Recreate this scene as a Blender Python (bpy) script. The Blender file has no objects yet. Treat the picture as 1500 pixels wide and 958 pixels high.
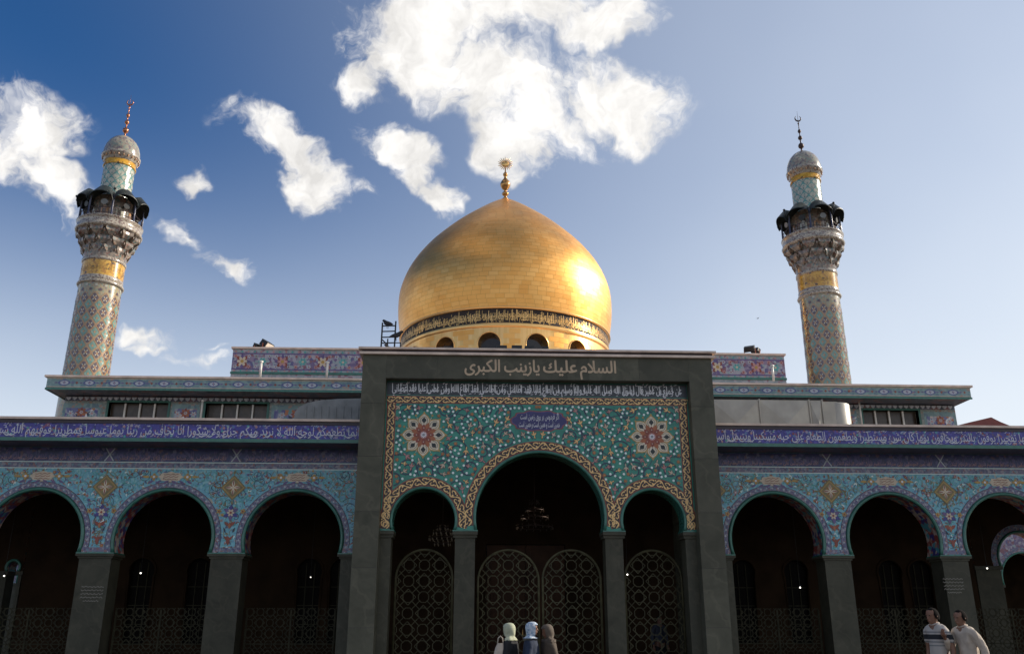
import bpy, bmesh, math, random
from mathutils import Vector, Matrix
from mathutils.geometry import tessellate_polygon

R = math.radians
PI = math.pi
sc = bpy.context.scene
C = sc.collection

# ------------------------------------------------------------------ camera
PSI, CAMZ, FPX = R(2.5), 1.6, 1280.0
TH = math.atan((910 - 479) / FPX)
cam = bpy.data.cameras.new('camera')
cam.sensor_width = 36.0
cam.lens = FPX / 1500 * 36
cam.clip_end = 3000
camo = bpy.data.objects.new('camera', cam)
C.objects.link(camo)
camo.location = (0, 0, CAMZ)
camo.rotation_euler = (PI / 2 + TH, 0, -PSI)
sc.camera = camo

_F = Vector((math.sin(PSI) * math.cos(TH), math.cos(PSI) * math.cos(TH), math.sin(TH)))
_Rt = Vector((math.cos(PSI), -math.sin(PSI), 0))
_U = _Rt.cross(_F)


def ray(px, py):
    return _F * FPX + _Rt * (px - 750) + _U * (479 - py)


def at(px, py, Y):
    """point of the plane at depth Y that the photograph shows at (px, py)"""
    d = ray(px, py)
    return Vector((0, 0, CAMZ)) + d * (Y / d.y)


def X(px, py, Y):
    return at(px, py, Y).x


def Z(px, py, Y):
    return at(px, py, Y).z


# ------------------------------------------------------------------ light
SUN_EL, SUN_AZ = R(27), R(9)          # azimuth measured from +x towards +y
world = bpy.data.worlds.new('World')
sc.world = world
world.use_nodes = True
world.cycles.sampling_method = 'MANUAL'
world.cycles.sample_map_resolution = 256
NT = world.node_tree
NT.nodes.clear()
sundir = Vector((math.cos(SUN_EL) * math.cos(SUN_AZ), math.cos(SUN_EL) * math.sin(SUN_AZ), math.sin(SUN_EL)))


def build_sky():
    N, L = NT.nodes, NT.links
    sky = N.new('ShaderNodeTexSky')
    sky.sky_type = 'NISHITA'
    sky.sun_disc = False
    sky.sun_elevation = SUN_EL
    sky.sun_rotation = PI / 2 - SUN_AZ
    sky.altitude = 700
    sky.air_density = 1.0
    sky.dust_density = 2.0
    sky.ozone_density = 6.0
    hs = N.new('ShaderNodeHueSaturation')
    hs.inputs['Saturation'].default_value = 1.17
    hs.inputs['Hue'].default_value = 0.502
    L.new(sky.outputs[0], hs.inputs['Color'])
    bg = N.new('ShaderNodeBackground')
    bg.inputs[1].default_value = 0.118
    L.new(hs.outputs[0], bg.inputs[0])
    tc = N.new('ShaderNodeTexCoord')
    gen = tc.outputs['Generated']

    def noise(scale, detail, rough, vec, dim='3D'):
        n = N.new('ShaderNodeTexNoise')
        n.inputs['Scale'].default_value = scale
        n.inputs['Detail'].default_value = detail
        n.inputs['Roughness'].default_value = rough
        L.new(vec, n.inputs['Vector'])
        return n

    def math_(op, a, b=None, c=None):
        n = N.new('ShaderNodeMath')
        n.operation = op
        for i, v in enumerate((a, b, c)):
            if v is None:
                continue
            if isinstance(v, (int, float)):
                n.inputs[i].default_value = v
            else:
                L.new(v, n.inputs[i])
        return n.outputs[0]

    def vmath(op, a, b=None, out=0):
        n = N.new('ShaderNodeVectorMath')
        n.operation = op
        for i, v in enumerate((a, b)):
            if v is None:
                continue
            if isinstance(v, (tuple, Vector)):
                n.inputs[i].default_value = tuple(v)
            else:
                L.new(v, n.inputs[i])
        return n.outputs['Value'] if op in ('DOT_PRODUCT', 'LENGTH') else n.outputs[0]

    warp = noise(9.0, 4, 0.6, gen)
    w0 = vmath('SUBTRACT', warp.outputs['Color'], (0.5, 0.5, 0.5))
    sc_ = N.new('ShaderNodeVectorMath')
    sc_.operation = 'SCALE'
    L.new(w0, sc_.inputs[0])
    sc_.inputs['Scale'].default_value = 0.11
    dvec = vmath('ADD', gen, sc_.outputs[0])
    field = None
    # cloud puffs of the photograph: centre x, y, half-length, half-width (pixels), turn (degrees), weight
    puffs = [(610, 60, 120, 66, 20, 1.0), (760, 20, 150, 60, 0, 1.0), (720, 110, 210, 62, 18, 1.0), (880, 30, 75, 45, -8, 1.0), (905, 145, 95, 52, 10, 1.0),
             (760, 205, 52, 48, 50, .95), (520, 108, 40, 30, 20, .75), (400, 205, 90, 34, 30, .95), (452, 262, 62, 48, 35, 1.0), (350, 175, 40, 20, 25, .7),
             (592, 205, 66, 30, 25, .95), (650, 290, 36, 30, 50, .9), (622, 250, 40, 26, 50, .7), (545, 293, 26, 18, 20, .42),
             (18, 165, 98, 58, 12, 1.0), (-60, 200, 120, 62, 0, 1.0), (62, 255, 76, 40, 25, .85), (85, 300, 34, 20, 40, .6),
             (282, 272, 21, 16, 10, .8), (320, 384, 48, 19, 32, .9), (262, 335, 40, 12, 38, .55),
             (185, 492, 60, 18, 5, .62), (285, 516, 48, 15, 0, .62), (200, 508, 40, 9, 0, .5), (860, 165, 60, 34, 0, .8), (300, 497, 30, 8, 0, .4),
             (655, 30, 120, 60, 20, 1.0), (800, 175, 90, 40, 30, .9)]
    dirs = []
    for (cx, cy, a, b, rot, wgt) in puffs:
        cy += 14 if cx < 520 else 2
        cx += 12 if cx < 520 else 0
        c = ray(cx, cy).normalized()
        k = 1.0 / ray(cx, cy).length
        t = R(rot)
        p1 = (ray(cx + 10 * math.cos(t), cy + 10 * math.sin(t)).normalized() - c)
        p2 = (ray(cx - 10 * math.sin(t), cy + 10 * math.cos(t)).normalized() - c)
        dirs.append((c, p1.normalized(), p2.normalized(), a * p1.length / 10, b * p2.length / 10, wgt))
    rnd = random.Random(5)
    for i in range(30):                       # the same kind of scattered puffs all round the sky
        az = rnd.uniform(0, 2 * PI)
        el = rnd.uniform(R(12), R(70))
        c = Vector((math.sin(az) * math.cos(el), math.cos(az) * math.cos(el), math.sin(el)))
        da = (az - PSI + PI) % (2 * PI) - PI
        if abs(da) < R(46) and el < R(58):
            continue
        e1 = Vector((math.cos(az), -math.sin(az), 0))
        e2 = c.cross(e1)
        dirs.append((c, e1, e2, rnd.uniform(.08, .26), rnd.uniform(.05, .12), 1.0))
    for (c, e1, e2, a, b, wgt) in dirs:
        mp = N.new('ShaderNodeMapping')
        mp.vector_type = 'TEXTURE'
        rm = Matrix((e1, c.cross(e1).normalized(), c)).transposed()
        mp.inputs['Location'].default_value = c
        mp.inputs['Rotation'].default_value = rm.to_euler('XYZ')
        mp.inputs['Scale'].default_value = (a, b, 0.4)
        L.new(dvec, mp.inputs[0])
        ln = vmath('LENGTH', mp.outputs[0])
        val = math_('MULTIPLY_ADD', ln, -wgt, 1.35 * wgt)
        field = val if field is None else math_('MAXIMUM', field, val)
    field = math_('MAXIMUM', field, 0.0)
    fb = noise(9.0, 7, 0.64, dvec)
    fb2 = noise(5.0, 4, 0.55, gen)
    dens = math_('ADD', field, math_('MULTIPLY', math_('SUBTRACT', fb.outputs['Fac'], 0.5), 3.6))
    dens = math_('ADD', dens, math_('MULTIPLY', math_('SUBTRACT', fb2.outputs['Fac'], 0.5), 0.7))
    gate = N.new('ShaderNodeMapRange')
    gate.interpolation_type = 'SMOOTHSTEP'
    gate.inputs[1].default_value = 0.0
    gate.inputs[2].default_value = 0.34
    L.new(field, gate.inputs[0])
    mask = N.new('ShaderNodeMapRange')
    mask.interpolation_type = 'SMOOTHERSTEP'
    mask.inputs[1].default_value = 0.08
    mask.inputs[2].default_value = 0.95
    L.new(dens, mask.inputs[0])
    m = math_('MULTIPLY', mask.outputs[0], gate.outputs[0])
    m = math_('MULTIPLY', m, 0.97)
    fib = noise(26.0, 4, 0.7, dvec)                     # thin torn fringes round the puffs
    soft = N.new('ShaderNodeMapRange')
    soft.interpolation_type = 'SMOOTHSTEP'
    soft.inputs[1].default_value = 0.0
    soft.inputs[2].default_value = 0.9
    L.new(math_('ADD', field, math_('MULTIPLY', math_('SUBTRACT', fib.outputs['Fac'], 0.62), 2.6)), soft.inputs[0])
    m = math_('MAXIMUM', m, math_('MULTIPLY', math_('MULTIPLY', soft.outputs[0], gate.outputs[0]), 0.55))
    # billows: sunlit crowns and greyer hollows, from a relief lit along the sun direction
    sh1 = noise(13.0, 5, 0.6, dvec)
    shv = vmath('ADD', dvec, tuple(sundir * 0.022))
    sh2 = noise(13.0, 5, 0.6, shv)
    relief = math_('SUBTRACT', sh1.outputs['Fac'], sh2.outputs['Fac'])
    cr = N.new('ShaderNodeMapRange')
    cr.inputs[1].default_value = -0.16
    cr.inputs[2].default_value = 0.12
    cr.inputs[3].default_value = 0.80
    cr.inputs[4].default_value = 1.15
    L.new(relief, cr.inputs[0])
    bgc = N.new('ShaderNodeBackground')
    bgc.inputs[0].default_value = (1.0, 0.975, 0.94, 1)
    L.new(cr.outputs[0], bgc.inputs[1])
    # thin bright haze, thickest towards the sun and low down
    ndir = vmath('NORMALIZE', gen)
    va = N.new('ShaderNodeMapRange')
    va.interpolation_type = 'SMOOTHSTEP'
    va.inputs[1].default_value = -0.05
    va.inputs[2].default_value = 1.0
    va.inputs[4].default_value = 0.92
    L.new(vmath('DOT_PRODUCT', ndir, sundir), va.inputs[0])
    vb = N.new('ShaderNodeMapRange')
    vb.interpolation_type = 'SMOOTHERSTEP'
    vb.inputs[1].default_value = 0.57
    vb.inputs[2].default_value = -0.05
    vb.inputs[4].default_value = 0.97
    L.new(vmath('DOT_PRODUCT', ndir, (0, 0, 1)), vb.inputs[0])
    vaz = math_('MULTIPLY', va.outputs[0], math_('MAXIMUM', math_('MULTIPLY_ADD', vmath('DOT_PRODUCT', ndir, (0, 0, 1)), -0.78, 1.08), 0.3))
    wisp = noise(3.0, 3, 0.6, gen)
    hz = math_('SUBTRACT', 1.0, math_('MULTIPLY', math_('SUBTRACT', 1.0, vaz), math_('SUBTRACT', 1.0, vb.outputs[0])))
    hz = math_('MULTIPLY', hz, math_('MULTIPLY_ADD', wisp.outputs['Fac'], 0.25, 0.87))
    bgh = N.new('ShaderNodeBackground')
    bgh.inputs[0].default_value = (0.89, 0.95, 1.0, 1)
    bgh.inputs[1].default_value = 1.0
    mh = N.new('ShaderNodeMixShader')
    L.new(math_('MINIMUM', hz, 1.0), mh.inputs[0])
    L.new(bg.outputs[0], mh.inputs[1])
    L.new(bgh.outputs[0], mh.inputs[2])
    mix = N.new('ShaderNodeMixShader')
    L.new(m, mix.inputs[0])
    L.new(mh.outputs[0], mix.inputs[1])
    L.new(bgc.outputs[0], mix.inputs[2])
    out = N.new('ShaderNodeOutputWorld')
    L.new(mix.outputs[0], out.inputs[0])


build_sky()
sl = bpy.data.lights.new('sun', 'SUN')
sl.energy = 4.8
sl.angle = R(0.53)
sl.color = (1.0, 0.90, 0.76)
slo = bpy.data.objects.new('sun', sl)
C.objects.link(slo)
slo.rotation_euler = (-sundir).to_track_quat('-Z', 'Y').to_euler()
slo.location = (60, 0, 60)
cy = sc.cycles
cy.max_bounces = 6
cy.diffuse_bounces = 3
cy.glossy_bounces = 3
cy.transmission_bounces = 2
cy.caustics_reflective = False
cy.caustics_refractive = False
vs = sc.view_settings
vs.view_transform = 'Standard'
vs.look = 'None'
vs.gamma = 1.0
vs.use_curve_mapping = False
vs.exposure = 0.0

# ------------------------------------------------------------------ materials
MATS = {}


def nm(name):
    m = bpy.data.materials.new(name)
    m.use_nodes = True
    MATS[name] = m
    return m, m.node_tree.nodes, m.node_tree.links, m.node_tree.nodes['Principled BSDF']


def plain(name, col, rough=0.5, metal=0.0, spec=0.5, var=0.12, scale=6.0, bump=0.0, emit=None, tiles=0.0):
    """one base colour with slight blotchy wear"""
    m, N, L, B = nm(name)
    B.inputs['Roughness'].default_value = rough
    B.inputs['Metallic'].default_value = metal
    B.inputs['Specular IOR Level'].default_value = spec
    tc = N.new('ShaderNodeTexCoord')
    n = N.new('ShaderNodeTexNoise')
    n.inputs['Scale'].default_value = scale
    n.inputs['Detail'].default_value = 5
    L.new(tc.outputs['Object'], n.inputs['Vector'])
    r = N.new('ShaderNodeValToRGB')
    r.color_ramp.elements[0].position = 0.3
    r.color_ramp.elements[1].position = 0.7
    r.color_ramp.elements[0].color = tuple(c * (1 - var) for c in col) + (1,)
    r.color_ramp.elements[1].color = tuple(min(1, c * (1 + var)) for c in col) + (1,)
    L.new(n.outputs['Fac'], r.inputs[0])
    L.new(r.outputs[0], B.inputs['Base Color'])
    if tiles:
        br = N.new('ShaderNodeTexBrick')
        br.offset = 0.0
        for nm_, v in (('Color1', 0.86), ('Color2', 1.10), ('Mortar', 0.62)):
            br.inputs[nm_].default_value = (v, v, v, 1)
        br.inputs['Scale'].default_value = 1.0
        br.inputs['Brick Width'].default_value = tiles
        br.inputs['Row Height'].default_value = tiles
        br.inputs['Mortar Size'].default_value = 0.004
        sw = N.new('ShaderNodeSeparateXYZ')
        cw = N.new('ShaderNodeCombineXYZ')
        L.new(tc.outputs['Object'], sw.inputs[0])
        L.new(sw.outputs['X'], cw.inputs[0])
        L.new(sw.outputs['Z'], cw.inputs[1])
        L.new(cw.outputs[0], br.inputs['Vector'])
        mu = N.new('ShaderNodeMix')
        mu.data_type = 'RGBA'
        mu.blend_type = 'MULTIPLY'
        mu.inputs[0].default_value = 1.0
        L.new(r.outputs[0], mu.inputs[6])
        L.new(br.outputs[0], mu.inputs[7])
        L.new(mu.outputs[2], B.inputs['Base Color'])
    if bump:
        b = N.new('ShaderNodeBump')
        b.inputs['Strength'].default_value = bump
        b.inputs['Distance'].default_value = 0.02
        L.new(n.outputs['Fac'], b.inputs['Height'])
        L.new(b.outputs[0], B.inputs['Normal'])
    if emit:
        B.inputs['Emission Color'].default_value = tuple(emit[:3]) + (1,)
        B.inputs['Emission Strength'].default_value = emit[3]
    return m


def mosaic(name, palette, scale, rough=0.3, mix=0.0, base=None, stretch=(1, 1, 1), spec=0.5):
    """small glazed tile pieces: voronoi cells that pick a colour from the palette [(weight, rgb)...]"""
    m, N, L, B = nm(name)
    B.inputs['Roughness'].default_value = rough
    B.inputs['Specular IOR Level'].default_value = spec
    tc = N.new('ShaderNodeTexCoord')
    mp = N.new('ShaderNodeMapping')
    mp.inputs['Scale'].default_value = stretch
    L.new(tc.outputs['Object'], mp.inputs[0])
    wn = N.new('ShaderNodeTexNoise')
    wn.inputs['Scale'].default_value = scale * 0.6
    wn.inputs['Detail'].default_value = 2
    L.new(mp.outputs[0], wn.inputs['Vector'])
    vm = N.new('ShaderNodeVectorMath')
    vm.operation = 'MULTIPLY_ADD'
    vm.inputs[1].default_value = (0.9 / scale,) * 3
    L.new(wn.outputs['Color'], vm.inputs[0])
    L.new(mp.outputs[0], vm.inputs[2])
    v = N.new('ShaderNodeTexVoronoi')
    v.inputs['Scale'].default_value = scale
    L.new(vm.outputs[0], v.inputs['Vector'])
    sep = N.new('ShaderNodeSeparateColor')
    L.new(v.outputs['Color'], sep.inputs[0])
    r = N.new('ShaderNodeValToRGB')
    r.color_ramp.interpolation = 'CONSTANT'
    tot = sum(w for w, _ in palette)
    els = r.color_ramp.elements
    acc = 0
    for i, (w, c) in enumerate(palette):
        if i < 2:
            e = els[i]
            e.position = acc
        else:
            e = els.new(acc)
        e.color = tuple(c) + (1,)
        acc += w / tot
    L.new(sep.outputs[0], r.inputs[0])
    L.new(r.outputs[0], B.inputs['Base Color'])
    b = N.new('ShaderNodeBump')
    b.inputs['Strength'].default_value = 0.02 if name.startswith('mina') else 0.12
    b.inputs['Distance'].default_value = 0.01
    L.new(v.outputs['Distance'], b.inputs['Height'])
    L.new(b.outputs[0], B.inputs['Normal'])
    return m


def marble(name, dark, light, vein, scale=1.0, rough=0.45):
    m, N, L, B = nm(name)
    B.inputs['Specular IOR Level'].default_value = 0.22
    B.inputs['Roughness'].default_value = rough
    tc = N.new('ShaderNodeTexCoord')
    n1 = N.new('ShaderNodeTexNoise')
    n1.inputs['Scale'].default_value = 1.3 * scale
    n1.inputs['Detail'].default_value = 8
    n1.inputs['Roughness'].default_value = 0.65
    n1.inputs['Distortion'].default_value = 0.8
    L.new(tc.outputs['Object'], n1.inputs['Vector'])
    r = N.new('ShaderNodeValToRGB')
    e = r.color_ramp.elements
    e[0].position = 0.3
    e[0].color = tuple(dark) + (1,)
    e[1].position = 0.72
    e[1].color = tuple(light) + (1,)
    L.new(n1.outputs['Fac'], r.inputs[0])
    w = N.new('ShaderNodeTexWave')
    w.wave_type = 'BANDS'
    w.bands_direction = 'DIAGONAL'
    w.inputs['Scale'].default_value = 0.55 * scale
    w.inputs['Distortion'].default_value = 14
    w.inputs['Detail'].default_value = 5
    w.inputs['Detail Scale'].default_value = 1.4
    L.new(tc.outputs['Object'], w.inputs['Vector'])
    r2 = N.new('ShaderNodeValToRGB')
    e = r2.color_ramp.elements
    e[0].position = 0.90
    e[0].color = (0, 0, 0, 1)
    e[1].position = 0.99
    e[1].color = (0.22, 0.22, 0.22, 1)
    L.new(w.outputs['Fac'], r2.inputs[0])
    mx = N.new('ShaderNodeMix')
    mx.data_type = 'RGBA'
    L.new(r2.outputs[0], mx.inputs[0])
    L.new(r.outputs[0], mx.inputs[6])
    mx.inputs[7].default_value = tuple(vein) + (1,)
    oi = N.new('ShaderNodeObjectInfo')
    ml = N.new('ShaderNodeMapRange')
    ml.inputs[3].default_value = 0.84
    ml.inputs[4].default_value = 1.14
    L.new(oi.outputs['Random'], ml.inputs[0])
    vm = N.new('ShaderNodeVectorMath')
    vm.operation = 'SCALE'
    L.new(mx.outputs[2], vm.inputs[0])
    L.new(ml.outputs[0], vm.inputs['Scale'])
    L.new(vm.outputs[0], B.inputs['Base Color'])
    n1.noise_dimensions = '4D'
    L.new(oi.outputs['Random'], n1.inputs['W'])
    return m


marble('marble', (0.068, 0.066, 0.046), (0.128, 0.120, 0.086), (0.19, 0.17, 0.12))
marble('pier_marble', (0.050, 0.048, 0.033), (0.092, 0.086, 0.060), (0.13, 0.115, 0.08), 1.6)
plain('cap_stone', (0.76, 0.59, 0.48), 0.6, var=0.18, scale=3)
plain('dark_trim', (0.045, 0.028, 0.040), 0.4)
plain('green_trim', (0.045, 0.165, 0.125), 0.25, var=0.2)
plain('deep_green_trim', (0.020, 0.110, 0.080), 0.3, var=0.2)
plain('turq_tile', (0.030, 0.255, 0.185), 0.25, var=0.16, scale=4, tiles=0.21)
plain('band_black', (0.030, 0.012, 0.014), 0.3)
plain('calli_grey', (0.045, 0.050, 0.060), 0.35, var=0.3)
plain('gold_glaze', (0.92, 0.56, 0.22), 0.3, var=0.15, scale=9)
plain('white_glaze', (0.80, 0.78, 0.80), 0.3, var=0.08)
plain('engraving_grey', (0.21, 0.19, 0.155), 0.6)
plain('plaque_navy', (0.035, 0.030, 0.14), 0.3, var=0.2)
plain('band_white', (0.64, 0.63, 0.68), 0.3, var=0.1)
plain('pale_glaze', (0.62, 0.50, 0.36), 0.3, var=0.15)
plain('dot_glaze', (0.78, 0.88, 0.82), 0.3, var=0.05)
plain('navy_glaze', (0.012, 0.030, 0.075), 0.3, var=0.2)
plain('blue_glaze', (0.045, 0.040, 0.230), 0.3, var=0.25)
plain('violet_glaze', (0.13, 0.085, 0.22), 0.3, var=0.25)
plain('orange_glaze', (0.40, 0.12, 0.04), 0.3, var=0.2)
plain('red_glaze', (0.26, 0.050, 0.030), 0.3, var=0.25)
plain('pink_glaze', (0.50, 0.25, 0.24), 0.3, var=0.2)
plain('ochre_glaze', (0.46, 0.27, 0.060), 0.3, var=0.2)
plain('olive_glaze', (0.22, 0.17, 0.06), 0.3, var=0.2)
plain('teal_glaze', (0.08, 0.36, 0.34), 0.3, var=0.2)
plain('cream_glaze', (0.74, 0.63, 0.48), 0.3, var=0.12)
plain('fence_metal', (0.040, 0.036, 0.020), 0.6, spec=0.15, var=0.3)
plain('black_glaze', (0.012, 0.018, 0.018), 0.3)
plain('oval_blue', (0.09, 0.11, 0.25), 0.3, var=0.25)
plain('oval_pale', (0.44, 0.46, 0.50), 0.3, var=0.2)
plain('kufic_stone', (0.58, 0.42, 0.27), 0.5, var=0.1)
mosaic('wing_tile', [(34, (0.16, 0.43, 0.53)), (26, (0.19, 0.49, 0.57)), (14, (0.13, 0.36, 0.50)), (12, (0.28, 0.55, 0.58)), (4, (0.33, 0.36, 0.42)), (3, (0.34, 0.22, 0.20)), (2, (0.12, 0.17, 0.34)), (3, (0.44, 0.40, 0.30))], 18.0)
mosaic('wing_border', [(10, (0.19, 0.16, 0.24)), (8, (0.13, 0.13, 0.22)), (6, (0.30, 0.27, 0.32)), (4, (0.08, 0.08, 0.16)), (3, (0.26, 0.13, 0.13)), (4, (0.14, 0.25, 0.32))], 18.0)
mosaic('blue_band', [(30, (0.055, 0.045, 0.29)), (16, (0.038, 0.032, 0.20)), (10, (0.09, 0.07, 0.38)), (4, (0.24, 0.07, 0.14)), (4, (0.10, 0.18, 0.38)), (3, (0.34, 0.28, 0.38))], 16.0)
mosaic('frieze_band', [(30, (0.040, 0.045, 0.16)), (18, (0.028, 0.03, 0.11)), (10, (0.09, 0.085, 0.22)), (6, (0.16, 0.15, 0.24)), (4, (0.16, 0.09, 0.12))], 12.0)
mosaic('soffit_tile', [(10, (0.10, 0.10, 0.14)), (8, (0.06, 0.07, 0.09)), (4, (0.2, 0.1, 0.1))], 5.0)
mosaic('intrados_tile', [(10, (0.30, 0.06, 0.05)), (8, (0.50, 0.40, 0.33)), (6, (0.08, 0.30, 0.34)), (6, (0.06, 0.05, 0.2)), (4, (0.4, 0.2, 0.15))], 9.0)
mosaic('cornice_tile', [(24, (0.17, 0.27, 0.28)), (14, (0.22, 0.33, 0.33)), (8, (0.12, 0.20, 0.25)), (4, (0.34, 0.24, 0.20))], 9.0)
mosaic('hall_tile', [(16, (0.22, 0.25, 0.22)), (10, (0.17, 0.21, 0.20)), (6, (0.30, 0.30, 0.27)), (3, (0.3, 0.15, 0.1))], 14.0)
mosaic('hall_panel', [(14, (0.16, 0.17, 0.34)), (10, (0.10, 0.10, 0.28)), (8, (0.36, 0.36, 0.44)), (7, (0.48, 0.17, 0.07)), (5, (0.14, 0.30, 0.30)), (3, (0.6, 0.5, 0.45))], 8.0)
mosaic('parapet_tile', [(14, (0.28, 0.21, 0.30)), (10, (0.17, 0.12, 0.23)), (10, (0.40, 0.37, 0.42)), (5, (0.24, 0.10, 0.13)), (4, (0.12, 0.11, 0.24)), (5, (0.30, 0.36, 0.38))], 8.0)
mosaic('parapet_border', [(14, (0.34, 0.38, 0.40)), (10, (0.26, 0.31, 0.33)), (6, (0.44, 0.40, 0.44)), (3, (0.30, 0.16, 0.2))], 9.0)
mosaic('mina_ground', [(18, (0.40, 0.32, 0.19)), (12, (0.34, 0.29, 0.18)), (8, (0.37, 0.24, 0.14)), (10, (0.23, 0.31, 0.23)), (4, (0.24, 0.17, 0.17))], 18.0, rough=0.2, spec=0.9)
mosaic('mina_pale', [(14, (0.36, 0.32, 0.24)), (8, (0.28, 0.22, 0.18)), (8, (0.26, 0.30, 0.24)), (5, (0.18, 0.14, 0.15))], 14.0, rough=0.2, spec=0.9)
mosaic('mina_muq', [(14, (0.26, 0.21, 0.17)), (10, (0.17, 0.15, 0.13)), (7, (0.36, 0.29, 0.23)), (5, (0.24, 0.13, 0.10)), (4, (0.12, 0.18, 0.17))], 13.0, rough=0.16)
mosaic('mina_gold', [(16, (0.62, 0.33, 0.035)), (10, (0.70, 0.41, 0.06)), (6, (0.46, 0.22, 0.03)), (2, (0.12, 0.07, 0.03))], 12.0, rough=0.2, spec=0.9)
mosaic('mina_rail', [(14, (0.40, 0.35, 0.28)), (8, (0.28, 0.25, 0.21)), (5, (0.19, 0.12, 0.10)), (6, (0.50, 0.44, 0.35))], 17.0, rough=0.2, spec=0.9)
plain('mina_teal', (0.14, 0.33, 0.29), 0.2, spec=0.9, var=0.25)
plain('mina_white', (0.50, 0.48, 0.38), 0.2, spec=0.9, var=0.15)
plain('mina_orange', (0.46, 0.25, 0.12), 0.2, spec=0.9, var=0.2)
plain('mina_purple', (0.12, 0.08, 0.095), 0.2, spec=0.9, var=0.3)
plain('mina_green', (0.19, 0.29, 0.23), 0.2, spec=0.9, var=0.25)
plain('canopy_dark', (0.020, 0.028, 0.028), 0.5, var=0.3)
plain('column_blue', (0.05, 0.055, 0.10), 0.3)
plain('copper', (0.42, 0.17, 0.09), 0.32, metal=1.0)
plain('dark_bronze', (0.06, 0.035, 0.028), 0.5, metal=0.5)
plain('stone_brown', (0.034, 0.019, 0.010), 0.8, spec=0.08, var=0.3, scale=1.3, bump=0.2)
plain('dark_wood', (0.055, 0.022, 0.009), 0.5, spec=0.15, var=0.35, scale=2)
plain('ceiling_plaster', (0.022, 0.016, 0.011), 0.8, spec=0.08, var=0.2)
plain('lattice_metal', (0.095, 0.085, 0.045), 0.5, spec=0.2, metal=0.0, var=0.3)
plain('white_metal', (0.72, 0.68, 0.62), 0.45)
plain('duct_metal', (0.36, 0.34, 0.29), 0.42, metal=0.15, var=0.15, scale=2)
plain('duct_grey', (0.20, 0.21, 0.21), 0.5, var=0.2, scale=3)
plain('roof_felt', (0.30, 0.27, 0.24), 0.9, var=0.2, scale=1)
plain('red_sheet', (0.22, 0.045, 0.035), 0.5)
plain('window_glass', (0.030, 0.022, 0.018), 0.08, spec=0.5)
plain('gallery_glass', (0.008, 0.006, 0.005), 0.5, spec=0.05)
plain('hall_glass', (0.060, 0.042, 0.030), 0.25, var=0.3)
plain('black_metal', (0.012, 0.014, 0.016), 0.5)
plain('lamp_glass', (0.9, 0.9, 0.85), 0.2, emit=(1, 0.93, 0.82, 4.0))
plain('crystal', (0.14, 0.11, 0.08), 0.2, emit=(1, 0.8, 0.55, 0.012))
plain('dim_crystal', (0.06, 0.042, 0.026), 0.3)
plain('flood_glass', (0.75, 0.70, 0.62), 0.2)
plain('terracotta', (0.40, 0.12, 0.06), 0.4)
plain('bird_dark', (0.02, 0.02, 0.024), 0.7)


def make_ground_mat():
    m, N, L, B = nm('paving')
    B.inputs['Roughness'].default_value = 0.45
    tc = N.new('ShaderNodeTexCoord')
    br = N.new('ShaderNodeTexBrick')
    br.offset = 0.5
    br.inputs['Color1'].default_value = (0.115, 0.10, 0.085, 1)
    br.inputs['Color2'].default_value = (0.095, 0.083, 0.07, 1)
    br.inputs['Mortar'].default_value = (0.05, 0.045, 0.04, 1)
    br.inputs['Scale'].default_value = 1.0
    br.inputs['Brick Width'].default_value = 0.8
    br.inputs['Row Height'].default_value = 0.8
    br.inputs['Mortar Size'].default_value = 0.008
    L.new(tc.outputs['Object'], br.inputs['Vector'])
    L.new(br.outputs[0], B.inputs['Base Color'])


make_ground_mat()


def make_gold(name, base, rough):
    m, N, L, B = nm(name)
    B.inputs['Metallic'].default_value = 1.0
    tc = N.new('ShaderNodeTexCoord')
    geo = N.new('ShaderNodeNewGeometry')
    r = N.new('ShaderNodeValToRGB')
    e = r.color_ramp.elements
    e[0].position = 0.0
    e[0].color = (base[0] * 0.93, base[1] * 0.89, base[2] * 0.82, 1)
    e[1].position = 1.0
    e[1].color = (min(1, base[0] * 1.06), base[1] * 1.06, base[2] * 1.15, 1)
    L.new(geo.outputs['Random Per Island'], r.inputs[0])
    n = N.new('ShaderNodeTexNoise')
    n.inputs['Scale'].default_value = 0.9
    n.inputs['Detail'].default_value = 6
    L.new(tc.outputs['Object'], n.inputs['Vector'])
    mr = N.new('ShaderNodeMapRange')
    mr.inputs[1].default_value = 0.3
    mr.inputs[2].default_value = 0.7
    mr.inputs[3].default_value = rough * 0.9
    mr.inputs[4].default_value = rough * 1.12
    L.new(n.outputs['Fac'], mr.inputs[0])
    L.new(mr.outputs[0], B.inputs['Roughness'])
    n2 = N.new('ShaderNodeTexNoise')
    n2.inputs['Scale'].default_value = 1.6
    n2.inputs['Detail'].default_value = 8
    L.new(tc.outputs['Object'], n2.inputs['Vector'])
    mx = N.new('ShaderNodeMix')
    mx.data_type = 'RGBA'
    mx.blend_type = 'MULTIPLY'
    mx.inputs[0].default_value = 0.14
    L.new(r.outputs[0], mx.inputs[6])
    r3 = N.new('ShaderNodeValToRGB')
    r3.color_ramp.elements[0].position = 0.35
    r3.color_ramp.elements[0].color = (0.68, 0.56, 0.44, 1)
    r3.color_ramp.elements[1].position = 0.65
    r3.color_ramp.elements[1].color = (1, 1, 1, 1)
    L.new(n2.outputs['Fac'], r3.inputs[0])
    L.new(r3.outputs[0], mx.inputs[7])
    L.new(mx.outputs[2], B.inputs['Base Color'])
    return m


make_gold('gold_plate', (1.0, 0.51, 0.145), 0.42)
make_gold('gold_trim', (0.92, 0.55, 0.20), 0.30)
make_gold('finial_gold', (0.55, 0.29, 0.10), 0.30)
make_gold('sun_gold', (0.9, 0.55, 0.20), 0.35)
plain('band_ground', (0.028, 0.018, 0.014), 0.7)
plain('gold_joint', (0.55, 0.30, 0.11), 0.4, metal=1.0)


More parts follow.
